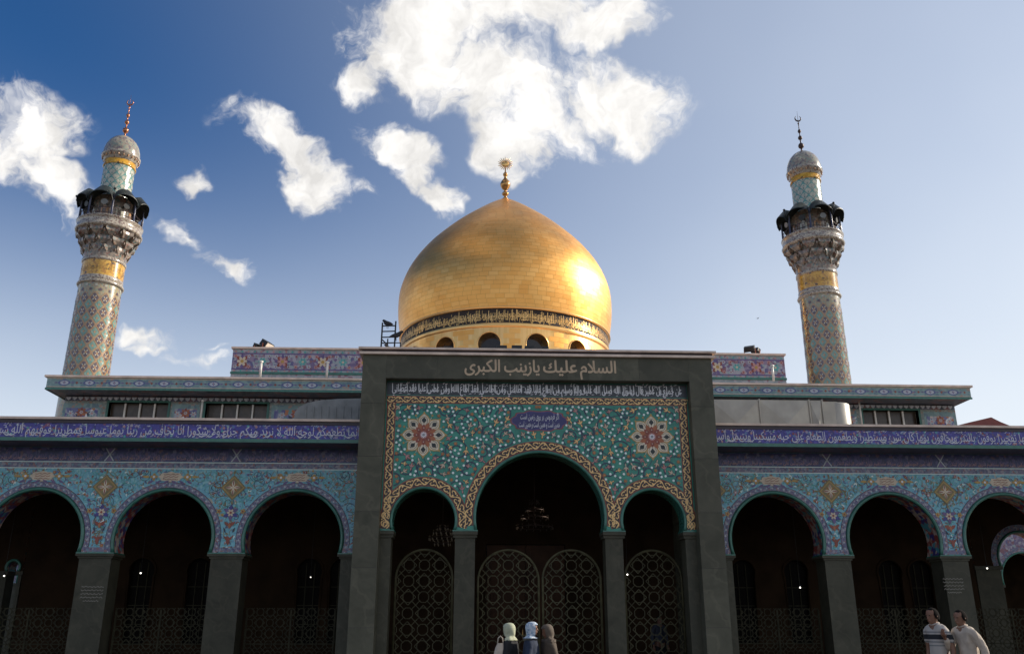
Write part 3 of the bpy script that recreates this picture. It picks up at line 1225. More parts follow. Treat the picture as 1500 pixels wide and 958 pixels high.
def portal_piers():
    xs = [(PX - PIN, PX - 3.975), (PX - 2.345, PX - 1.70), (PX + 1.76, PX + 2.345), (PX + 3.975, PX + PIN)]
    for i, (a, b) in enumerate(xs):
        m = MB()
        e0, e1 = (0 if i == 0 else .05), (0 if i == 3 else .05)
        m.box(a + e0, b - e1, PYT + .05, PYT + .60, 0, SPR - .20)
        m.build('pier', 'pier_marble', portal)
        m = MB()
        f0, f1 = (0 if i == 0 else .02), (0 if i == 3 else .02)
        m.box(a - f0 * 0, b + f1 * 0, PYT + .01, PYT + .62, SPR - .20, SPR - .12)
        m.box(a - f0, b + f1, PYT - .05, PYT + .66, SPR - .12, SPR - .035)
        m.build('capital', 'pier_marble', portal)
        m = MB()
        m.box(a - f0, b + f1, PYT - .06, PYT + .63, SPR - .034, SPR - .001)
        m.build('impost', 'green_trim', portal)


def portal_inside():
    m = MB()
    m.box(PX - POUT + .1, PX + POUT - .1, 27.3, 31.2, 7.6, 7.75)
    m.box(PX - PIN, PX + PIN, 25.0, 27.29, 7.6, 7.7)
    m.build('vestibule_ceiling', 'ceiling_plaster', portal)
    # inner door wall
    dx = PX
    m = MB()
    m.box(dx - 5.2, dx - 1.35, 30.6, 30.95, 0, 7.6)
    m.box(dx + 1.35, dx + 5.2, 30.6, 30.95, 0, 7.6)
    m.box(dx - 1.35, dx + 1.35, 30.6, 30.95, 4.1, 7.6)
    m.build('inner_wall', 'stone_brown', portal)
    for sg in (-1, 1):
        m = MB()
        a, b = sorted((dx + sg * .01, dx + sg * 1.33))
        m.box(a, b, 30.75, 30.85, 0.01, 4.08)
        for z0, z1 in ((.2, 1.1), (1.25, 2.5), (2.65, 3.9)):
            m.box(a + .15, b - .15, 30.70, 30.749, z0, z1)
        d = m.build('door_leaf', 'dark_wood', portal)
        m = MB()
        m.tube([(dx + sg * .12, 30.69, 1.0), (dx + sg * .12, 30.64, 1.05), (dx + sg * .12, 30.64, 1.35), (dx + sg * .12, 30.69, 1.4)], .015, 6)
        m.build('handle', 'gold_trim', d)


portal_frame()
portal_panel()
portal_piers()
portal_inside()

# ------------------------------------------------------------------ arcade wings
WY, FY = 26.0, 25.0                       # tiled wall face, face of the overhanging fascia
WS, WTOP = 3.46, 6.45                     # springing, soffit height
FTOP = 7.12


def tile_field(o, ok, area, seed, n_vine, n_leaf, n_flower):
    r = random.Random(seed)
    ax0, ax1, az0, az1 = area

    def pick():
        for _ in range(60):
            p = (r.uniform(ax0, ax1), r.uniform(az0, az1))
            if ok(*p):
                return p
        return None
    for i in range(n_vine):
        p = pick()
        if not p:
            continue
        rad, sg, ph = r.uniform(.12, .30), r.choice((-1, 1)), r.uniform(0, 6.28)
        pts = [(p[0] + rad * (1.05 - .8 * k / 25) * math.cos(ph + sg * k / 25 * 8), p[1] + rad * (1.05 - .8 * k / 25) * math.sin(ph + sg * k / 25 * 8)) for k in range(26)]
        o.ribbon(pts, .016, r.choice(('navy_glaze', 'teal_glaze', 'teal_glaze', 'olive_glaze')), 0, ok=ok)
    for i in range(n_leaf):
        p = pick()
        if not p:
            continue
        a = r.uniform(0, 6.28)
        mt = r.choice(('red_glaze', 'red_glaze', 'oval_blue', 'violet_glaze', 'dot_glaze', 'teal_glaze', 'teal_glaze', 'olive_glaze', 'olive_glaze'))
        l = r.uniform(.06, .115)
        o.leaf(p[0], p[1], l, l * .38, a, mt, 2)
        if r.random() < .5:
            o.leaf(p[0], p[1], l * .7, l * .3, a + r.uniform(.6, 1.4), mt, 2)
    for i in range(n_flower):
        p = pick()
        if not p:
            continue
        o.flower(p[0], p[1], r.uniform(.03, .06), r.choice((5, 6)), r.choice(('red_glaze', 'orange_glaze', 'red_glaze', 'pink_glaze', 'ochre_glaze')), r.choice(('ochre_glaze', 'white_glaze', 'navy_glaze')), 4)


def diamond(o, x, z, s=.37):
    o.poly([(x - s, z), (x, z - s), (x + s, z), (x, z + s)], 'olive_glaze', 5)
    s2 = s * .86
    o.poly([(x - s2, z), (x, z - s2), (x + s2, z), (x, z + s2)], 'ochre_glaze', 6)
    s3 = s * .76
    o.poly([(x - s3, z), (x, z - s3), (x + s3, z), (x, z + s3)], 'olive_glaze', 7)
    for k in range(4):
        a = PI / 2 * k
        o.leaf(x, z, s * .60, s * .24, a, 'cream_glaze', 9)
        o.leaf(x + .05 * math.cos(a), z + .05 * math.sin(a), s * .5, s * .10, a, 'red_glaze', 10)
        b = a + PI / 4
        o.leaf(x, z, s * .5, s * .22, b, 'ochre_glaze', 8)
        o.ribbon([(x + s * .15 * math.cos(b), z + s * .15 * math.sin(b)), (x + s * .45 * math.cos(b), z + s * .45 * math.sin(b))], .02, 'red_glaze', 10)
        o.leaf(x + s * 1.0 * math.cos(a), z + s * 1.0 * math.sin(a), .14, .06, a, 'olive_glaze', 5)


def wing(sgn, centres, hw, rise, x_in, x_out, label, band_text, bx0, bx1, seed):
    w = thing('arcade_wing', label, 'arcade', 'tiled arcade wings beside the portal')
    xa, xb = sorted((x_in, x_out))
    ar = [Arch(c, hw, WS, rise) for c in sorted(centres)]
    m = MB()
    m.prism(arch_wall_outline(xa, xb, WS, WTOP, ar), WY, WY + .75, 0, 1)
    m.build('tile_wall', ['wing_tile', 'intrados_tile'], w)
    for a in ar:
        m = MB()
        m.tube([(x, WY - .01, z) for x, z in a.pts(.03)], .055, 6)
        m.build('arch_moulding', 'green_trim', w)
    # piers and capitals between the openings
    edges = [xa] + [e for a in ar for e in (a.cx - hw, a.cx + hw)] + [xb]
    for i in range(0, len(edges), 2):
        a, b = edges[i], edges[i + 1]
        if b - a < .05:
            continue
        m = MB()
        m.box(a + .06, b - .06, WY + .03, WY + .72, 0, WS - .16)
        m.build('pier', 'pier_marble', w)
        m = MB()
        m.box(a + .02, b - .02, WY + .0, WY + .74, WS - .16, WS - .10)
        m.box(a - .03, b + .03, WY - .05, WY + .79, WS - .10, WS - .036)
        m.build('capital', 'pier_marble', w)
        m = MB()
        m.box(a - .02, b + .02, WY - .065, WY + .76, WS - .035, WS - .001)
        m.build('impost', 'green_trim', w)
    # ornament
    o = Orn(wall_warp(WY))

    def ok(x, z):
        if not (xa + .05 < x < xb - .05 and WS + .12 < z < 5.80):
            return False
        return all(a.dist(x, z) > .30 for a in ar)
    tile_field(o, ok, (max(xa, -15), min(xb, 18), WS, 5.8), seed, 200, 560, 70)
    for a in ar:
        ob = Orn(wall_warp(WY))
        ring = list(reversed(a.pts(.165, 50)))
        ob.ribbon(ring, .17, 'dark_trim', 3)
        ob.ribbon(ring, .14, 'wing_border', 4)
        k = 0
        for (x, z) in a.pts(.165, 64):
            k += 1
            ob.flower(x, z, .032, 4, 'oval_pale' if k % 2 else 'oval_blue', None if k % 2 else 'red_glaze', 6)
        ob.build('arch_border', w)
        oo, o = o, Orn(wall_warp(WY))
        # cartouche over the crown
        cz = 5.60
        o.fan((a.cx, cz), [(a.cx + .34 * math.cos(t) * (1 + .06 * math.cos(8 * t)), cz + .14 * math.sin(t) * (1 + .1 * math.cos(8 * t))) for t in [2 * PI * q / 48 for q in range(48)]], 'pale_glaze', 5)
        for q in range(3):
            o.ribbon([(a.cx - .22 + .015 * math.sin(j * 2.1 + q), cz - .07 + q * .07 + .012 * math.sin(j * 1.9)) if j == 0 else (a.cx - .22 + j * .044, cz - .07 + q * .07 + .016 * math.sin(j * 1.9 + q)) for j in range(11)], .016, 'red_glaze', 7)
        for sg in (-1, 1):
            o.flower(a.cx + sg * .48, cz, .11, 4, 'ochre_glaze', 'white_glaze', 5)
            o.leaf(a.cx + sg * .60, cz, .22, .08, 0 if sg > 0 else PI, 'ochre_glaze', 5)
            for kx in range(3):
                o.leaf(a.cx + sg * (.2 + .22 * kx), cz - .2, .2, .07, (PI if sg > 0 else 0) - sg * .5, 'violet_glaze', 5)
        o.build('crown_cartouche', w)
        o = oo
    mids = [(ar[i].cx + ar[i + 1].cx) / 2 for i in range(len(ar) - 1)]
    mids.append(ar[-1].cx * 2 - mids[-1])
    mids.append(ar[0].cx * 2 - mids[0])
    for x in mids:
        if not (xa + .3 < x < xb - .3):
            continue
        oo, o = o, Orn(wall_warp(WY))
        diamond(o, x, 5.30)
        o.build('lozenge_medallion', w)
        o = Orn(wall_warp(WY))
        for k in range(6):                                  # blue blossom under the lozenge
            t = PI / 3 * k
            o.leaf(x, 4.58, .24, .13, t + PI / 6, 'blue_glaze' if k % 2 else 'violet_glaze', 6)
        o.flower(x, 4.58, .11, 6, 'pale_glaze', 'red_glaze', 8)
        for sg in (-1, 1):
            o.flower(x + sg * .34, 4.62, .08, 5, 'ochre_glaze', 'red_glaze', 6)
            o.leaf(x, 4.20, .20, .10, PI / 2 + sg * .9, 'red_glaze', 6)
            o.leaf(x, 3.80, .18, .07, PI / 2 + sg * .8, 'red_glaze', 6)
            o.leaf(x + sg * .10, 4.02, .16, .05, PI / 2 - sg * .4, 'navy_glaze', 6)
        o.leaf(x, 4.12, .20, .08, PI / 2, 'orange_glaze', 7)
        o.leaf(x, 3.66, .26, .11, PI / 2, 'red_glaze', 7)
        o.build('spandrel_bouquet', w)
        o = oo
    for i in range(0, len(edges), 2):
        a, b = edges[i], edges[i + 1]
        if b - a > .3:
            o.rect(a + .10, b - .10, WS + .02, WS + .14, 'wing_border', 5)
    # purple border and small frieze under the eaves
    o.rect(xa + .01, xb - .01, 5.83, 6.03, 'wing_border', 1, n=6)
    for z in (5.84, 6.02):
        o.ribbon([(xa + .02, z), (xb - .02, z)], .022, 'dot_glaze', 3)
    o.rect(xa + .01, xb - .01, 6.04, WTOP - .01, 'frieze_band', 1, n=6)
    span = ar[1].cx - ar[0].cx
    for a in ar:
        o.text('الله الرحمن الرحيم يس والقران الحكيم', a.cx - span * .43, 6.16, span * .86, .19, 'violet_glaze', 3)
        o.text('انك لمن المرسلين على صراط مستقيم تنزيل العزيز الرحيم لتنذر', a.cx - span * .42, 6.10, span * .84, .10, 'pink_glaze', 5)
    for x in mids:
        if xa + .2 < x < xb - .2:
            o.poly([(x - .11, 6.05), (x + .11, 6.05), (x, 6.20)], 'violet_glaze', 5)
            o.poly([(x - .11, 6.43), (x, 6.28), (x + .11, 6.43)], 'violet_glaze', 5)
            for sg in (-1, 1):
                o.ribbon([(x - sg * .13, 6.05), (x + sg * .13, 6.43)], .034, 'oval_pale', 7)
    tag(o.build('glazed_ornament', w), kind='stuff')
    # overhanging fascia slab
    m = MB()
    m.box(xa, xb, FY, WY + .9, WTOP, WTOP + .001 + .60)
    m.build('eaves_slab', 'soffit_tile', w)
    m = MB()
    m.box(xa, xb, FY - .035, FY - .001, WTOP - .01, WTOP + .09)
    m.build('lower_moulding', 'green_trim', w)
    m = MB()
    m.box(xa, xb, FY - .03, FY - .001, 6.955, 7.05)
    m.build('upper_moulding', 'dark_trim', w)
    m = MB()
    m.box(xa, xb, FY - .09, WY + .9, 7.052, FTOP)
    m.build('coping', 'cap_stone', w)
    o = Orn(wall_warp(FY))
    o.rect(xa + .001, xb - .001, WTOP + .09, 6.954, 'blue_band', 0, n=8)
    o.text(band_text, bx0, 6.65, bx1 - bx0, .25, 'band_white', 3)
    r2 = random.Random(seed + 5)
    for i in range(int((bx1 - bx0) * 15)):
        u, v = r2.uniform(bx0, bx1), r2.choice((r2.uniform(6.87, 6.93), r2.uniform(6.57, 6.62)))
        o.leaf(u, v, r2.uniform(.04, .12), .018, r2.uniform(-.1, 1.2), 'band_white', 4)
    for i in range(int((bx1 - bx0) * 1.1)):
        u = r2.uniform(bx0, bx1)
        if True:                                # sweeping bowls under the line
            o.ribbon([(u + .22 * q / 6, 6.66 - .07 * math.sin(PI * q / 6)) for q in range(7)], [.012, .022, .030, .032, .028, .02, .01], 'band_white', 6)
    for i in range(int((bx1 - bx0) * 9)):
        u, v = r2.uniform(bx0, bx1), r2.uniform(6.57, 6.93)
        o.flower(u, v, r2.uniform(.025, .045), 5, r2.choice(('red_glaze', 'pink_glaze', 'teal_glaze', 'violet_glaze')), None, 1)
    t = o.build('inscription_band', w)
    t['label'] = 'blue band of white Arabic verse along the eaves'
    # ceiling and roof of the gallery
    m = MB()
    m.box(xa, xb, WY + .76, 31.3, 6.1, 6.4)
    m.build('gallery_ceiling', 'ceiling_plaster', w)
    m = MB()
    m.box(xa, xb, WY + .91, 32.0, 6.9, 7.02)
    m.build('gallery_roof', 'roof_felt', w)
    return w, ar


left_verse = 'انما نطعمكم لوجه الله لا نريد منكم جزاء ولا شكورا انا نخاف من ربنا يوما عبوسا قمطريرا فوقيهم الله شر'
right_verse = 'يفجرونها تفجيرا يوفون بالنذر ويخافون يوما كان شره مستطيرا ويطعمون الطعام على حبه مسكينا ويتيما واسيرا'
wl, arL = wing(-1, [-8.84 + 3.67 * k for k in (-3, -2, -1, 0, 1)], 1.33, 1.74, PX - POUT - .005, -22.0, 'long turquoise tiled arcade wing left of the portal', left_verse, X(0, 640, FY) - .1, PX - POUT - .12, 3)
wr, arR = wing(1, [8.94 + 3.52 * k for k in (0, 1, 2, 3, 4)], 1.31, 1.76, PX + POUT + .005, 25.5, 'long turquoise tiled arcade wing right of the portal', right_verse, PX + POUT + .10, X(1500, 640, FY) + .6, 4)


# back wall of the galleries with horseshoe windows
def gallery_back(parent, x0, x1, wins):
    hol = []
    zs, hw = 3.05, .42
    for wx in wins:
        a = Arch(wx, hw, zs, .62)
        hol.append([(wx - hw + .03, .9), (wx + hw - .03, .9)] + a.pts(0, 16))
    m = MB()
    m.prism([(x0, 0), (x1, 0), (x1, 6.1), (x0, 6.1)], 31.0, 31.3, 0, 0, holes=hol)
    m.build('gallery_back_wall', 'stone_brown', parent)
    for wx, h in zip(wins, hol):
        m = MB()
        m.tube([(x, 30.99, z) for x, z in h], .05, 5, closed=True, smooth=False)
        f = m.build('window_frame', 'stone_brown', parent)
        m = MB()
        m.prism([(wx + (x - wx) * 1.02, z) for x, z in h], 31.18, 31.2)
        m.build('pane', 'gallery_glass', f)
        m = MB()
        for q in (-.14, .14):
            m.box(wx + q - .015, wx + q + .015, 31.14, 31.17, .92, 3.5)
        for z in (1.5, 2.1, 2.7):
            m.box(wx - .38, wx + .38, 31.145, 31.165, z, z + .03)
        m.build('window_bars', 'fence_metal', f)


gallery_back(wl, X(30, 860, 31), PX - 5.2, [X(205, 860, 31), X(290, 860, 31), X(452, 860, 31), X(500, 860, 31)])
gallery_back(wr, PX + 5.2, X(1432, 860, 31), [X(1090, 860, 31), X(1168, 860, 31), X(1305, 850, 31), X(1350, 850, 31)])


# inner arcades at the ends of the galleries, and the sunlit court sides seen through them
def end_arcade(name, label, xa, xb, cs, hw, zs, rise, Y, top, side, wall='wing_tile', back=None):
    t = thing(name, label, 'arcade', 'arcades seen through the gallery ends')
    ar = [Arch(c, hw, zs, rise) for c in cs]
    m = MB()
    m.prism(arch_wall_outline(xa, xb, zs, top, ar), Y, Y + .6, 0, 1)
    m.build('tile_wall', [wall, 'intrados_tile'], t)
    if back:
        m = MB()
        m.box(xa, xb, back, back + .3, 0, top + 1)
        m.build('back_wall', 'stone_brown', t)
        m = MB()
        m.box(xa, xb, Y - .05, back, top + .01, top + .2)
        m.build('roof', 'cap_stone', t)
    ed = [xa] + [e for a in ar for e in (a.cx - hw, a.cx + hw)] + [xb]
    for i in range(0, len(ed), 2):
        m = MB()
        m.box(ed[i] + .04, ed[i + 1] - .04, Y + .03, Y + .57, 0, zs - .12)
        m.build('pier', 'pier_marble', t)
        m = MB()
        m.box(ed[i] - .02, ed[i + 1] + .02, Y - .04, Y + .63, zs - .12, zs - .001)
        m.build('capital', 'pier_marble', t)
    for a in ar:
        m = MB()
        m.tube([(x, Y - .01, z) for x, z in a.pts(.03, 24)], .05, 6)
        m.build('arch_moulding', 'green_trim', t)
        if hw > .5:
            o = Orn(wall_warp(Y))
            o.ribbon(list(reversed(a.pts(.18, 30))), .2, 'wing_border', 2)
            o.build('arch_border', t)
    return t


c0 = X(1502, 830, 31)
end_arcade('inner_arcade', 'inner tiled arcade glimpsed through the arch at the far right', X(1432, 860, 31) + .01, 26, [c0, c0 + 2.3], .85, 3.45, 1.15, 31.0, 6.1, 1, 'stone_brown')
c1 = X(8, 840, 31)
end_arcade('inner_arcade', 'shadowy inner arcade glimpsed through the arch at the far left', -22, X(30, 860, 31) - .01, [c1 - 1.6, c1 + .22], .15, 3.2, .32, 31.0, 6.1, -1, 'stone_brown')
end_arcade('far_arcade', 'distant pink and turquoise arcade beyond the far right gallery', 20.0, 44, [22.2 + 3.3 * k for k in range(6)], 1.25, 3.4, 1.6, 46.0, 6.6, 1, 'parapet_tile', back=50)
end_arcade('far_arcade', 'distant pale arcade beyond the far left gallery', -44, -17.5, [-41 + 3.3 * k for k in range(7)], 1.25, 3.4, 1.6, 46.0, 6.6, -1, 'cap_stone', back=50)

# ------------------------------------------------------------------ upper hall
hall = thing('prayer_hall', 'tile clad upper prayer hall with projecting cornice behind the arcade wings', 'building')
HX0, HX1, HY, HF = -15.05, 18.40, 32.0, 31.0


def build_hall():
    def wins():
        z0, z1 = 7.6, 9.24
        L = [(160, 247), (302, 392)]
        Rr = [(1262, 1343)]
        # mirrored stretch hidden behind the portal and ducts
        return [(X(a, 592, HY), X(b, 592, HY)) for a, b in L + Rr] + [(X(1130, 592, HY), X(1212, 592, HY))]
    ws = sorted(wins())
    holes = [[(a, 7.7), (b, 7.7), (b, 9.24), (a, 9.24)] for a, b in ws]
    m = MB()
    m.prism([(HX0, 0), (HX1, 0), (HX1, 9.45), (HX0, 9.45)], HY, HY + .4, 0, 0, holes=holes)
    m.build('front_wall', 'hall_tile', hall)
    for x in (HX0, HX1 - .4):
        m = MB()
        m.box(x, x + .4, HY + .401, 58, 0, 9.45)
        m.build('side_wall', 'hall_tile', hall)
    for a, b in ws:
        m = MB()
        m.box(a - .08, a, HY - .03, HY + .2, 7.7, 9.24)
        m.box(b, b + .08, HY - .03, HY + .2, 7.7, 9.24)
        m.box(a - .08, b + .08, HY - .03, HY + .2, 9.24, 9.31)
        f = m.build('window_frame', 'deep_green_trim', hall)
        m = MB()
        m.box(a, b, HY + .22, HY + .24, 7.7, 9.24)
        m.build('pane', 'hall_glass', f)
        for k in range(1, 4):
            x = a + (b - a) * k / 4
            m = MB()
            m.box(x - .03, x + .03, HY + .12, HY + .18, 7.7, 9.24)
            m.build('mullion', 'white_metal', f)
    # glazed panels between the windows
    for (a, b) in ((92, 148), (252, 293), (398, 470), (1230, 1254), (1352, 1398)):
        xa, xb = X(a, 600, HY), X(b, 600, HY)
        o = Orn(wall_warp(HY))
        o.rect(xa, xb, 7.6, 9.20, 'cornice_tile', 0)
        o.rect(xa + .10, xb - .10, 7.6, 9.02, 'hall_panel', 2)
        r = random.Random(a)
        cx = (xa + xb) / 2
        for k in range(8):
            o.leaf(cx, 8.86, .20, .12, k * PI / 4, 'orange_glaze' if k % 2 else 'red_glaze', 5)
        o.flower(cx, 8.86, .07, 6, 'oval_pale', 'orange_glaze', 7)
        for sg in (-1, 1):
            d = (xb - xa) * .28
            o.flower(cx + sg * d, 8.82, .12, 6, 'oval_pale', 'pink_glaze', 5)
            o.flower(cx + sg * d * .8, 8.5, .17, 5, 'orange_glaze', 'ochre_glaze', 5)
            for k in range(5):
                o.leaf(cx + sg * (d * .55), 8.80 - .12 * k, .26, .10, sg * (.7 + .5 * k), r.choice(('blue_glaze', 'navy_glaze', 'white_glaze')), 4)
        o.build('flower_panel', hall)
    # cornice
    m = MB()
    m.box(HX0 - .28, HX1 + .13, HF, HY - .001, 9.47, 9.90)
    m.box(HX0 - .28, HX1 + .13, HY, 58.2, 9.47, 9.90)
    m.build('cornice_slab', 'soffit_tile', hall)
    m = MB()
    m.box(HX0 - .30, HX1 + .15, HF - .03, HF - .001, 9.45, 9.52)
    m.box(HX0 - .30, HX0 - .281, HF, 58.2, 9.45, 9.52)
    m.build('cornice_moulding', 'green_trim', hall)
    m = MB()
    m.box(HX0 - .36, HX1 + .21, HF - .08, 58.3, 9.902, 9.975)
    m.build('coping', 'cap_stone', hall)
    o = Orn(wall_warp(HF))
    o.rect(HX0 - .28, HX1 + .13, 9.535, 9.90, 'cornice_tile', 0, n=8)
    n = 38
    om = None
    for k in range(n):
        x = HX0 - .1 + (HX1 - HX0) * (k + .5) / n
        if om is None:
            q_ = Orn(wall_warp(0))
            q_.fan((0, 0), [(.22 * math.cos(t), .105 * math.sin(t) * (1 + .15 * math.cos(4 * t))) for t in [2 * PI * q / 20 for q in range(20)]], 'oval_blue', 2)
            q_.fan((0, 0), [(.15 * math.cos(t), .075 * math.sin(t)) for t in [2 * PI * q / 12 for q in range(12)]], 'oval_pale', 3)
            q_.flower(0, 0, .055, 4, 'oval_blue', 'pink_glaze', 4)
            for sg in (-1, 1):
                q_.leaf(sg * .23, 0, .12, .05, 0 if sg > 0 else PI, 'violet_glaze', 2)
            om = q_.build('oval_medallion', hall)
            oc_ = om
        else:
            oc_ = om.copy()
            C.objects.link(oc_)
        oc_.location = (x, HF, 9.71)
        o.flower(x + (HX1 - HX0) / n / 2, 9.71, .05, 4, 'red_glaze', None, 2)
    for z in (9.56, 9.87):
        o.ribbon([(HX0 - .27, z), (HX1 + .12, z)], .02, 'pale_glaze', 2)
    o.build('cornice_frieze', hall)
    # hanging scallops under the cornice
    o = MB()
    k = 0
    x = HX0 + .05
    while x < HX1 - .2:
        o.prism([(x, 9.43), (x + .02, 9.36), (x + .09, 9.30), (x + .16, 9.36), (x + .18, 9.43)], HY - .06, HY - .002)
        x += .215
    s = tag(o.build('scallop_fringe', 'oval_pale', hall), kind='stuff')
    m = MB()
    m.box(HX0 + .01, HX1 - .01, HY - .012, HY - .001, 9.285, 9.44)
    m.build('fringe_ground', 'soffit_tile', hall)
    m = MB()
    m.box(HX0 + .3, HX1 - .3, 32.5, 57.8, 9.976, 10.06)
    m.build('roof', 'roof_felt', hall)


build_hall()

# raised block with tiled parapet round the dome
par = thing('roof_parapet', 'raised parapet of purple and grey floral tiles in front of the dome', 'parapet')


def build_parapet():
    x0, x1, Y, zt = -9.72, 12.70, 34.0, 11.97
    m = MB()
    m.box(x0, x1, Y, 55, 9.0, zt)
    m.build('block', 'parapet_border', par)
    m = MB()
    m.box(x0 - .06, x1 + .06, Y - .08, 55.1, zt + .001, zt + .075)
    m.build('coping', 'cap_stone', par)
    m = MB()
    m.box(x0 - .02, x1 + .02, Y - .04, Y - .001, 10.93, 11.02)
    m.build('base_moulding', 'green_trim', par)
    o = Orn(wall_warp(Y))
    o.rect(x0 + .002, x1 - .002, 11.13, 11.78, 'parapet_tile', 0, n=8)
    o.ribbon([(x0, 11.13), (x1, 11.13)], .05, 'violet_glaze', 2)
    o.ribbon([(x0, 11.78), (x1, 11.78)], .05, 'violet_glaze', 2)
    n = 14
    r = random.Random(8)
    for k in range(n * 2):
        x = x0 + (x1 - x0) * (k + .5) / (n * 2)
        if k % 2:
            o.flower(x, 11.455, .30, 8, 'parapet_border', None, 3)
            o.flower(x, 11.455, .16, 6, 'teal_glaze', 'pale_glaze', 4)
        else:
            for q in range(8):
                o.leaf(x, 11.455, .34, .15, q * PI / 4, 'red_glaze' if q % 2 else 'violet_glaze', 3)
            o.flower(x, 11.455, .21, 6, 'pink_glaze' if k % 4 else 'pale_glaze', 'ochre_glaze', 5)
        for sg in (-1, 1):
            for zz in (11.24, 11.67):
                o.flower(x + sg * .26, zz, .085, 5, r.choice(('oval_pale', 'pink_glaze', 'parapet_border')), 'red_glaze', 4)
    for k in range(90):
        x = x0 + (x1 - x0) * (k + .5) / 90
        o.flower(x, 11.86, .05, 4, 'teal_glaze' if k % 2 else 'pink_glaze', None, 2)
        o.flower(x, 11.07, .04, 4, 'teal_glaze' if k % 2 else 'pink_glaze', None, 2)
    o.build('floral_band', par)


build_parapet()

# ------------------------------------------------------------------ golden dome
DX, DY = 1.58, 45.0
dome = thing('golden_dome', 'large bulbous golden dome with black and gold inscription band', 'dome', loc=(DX, DY, 0))


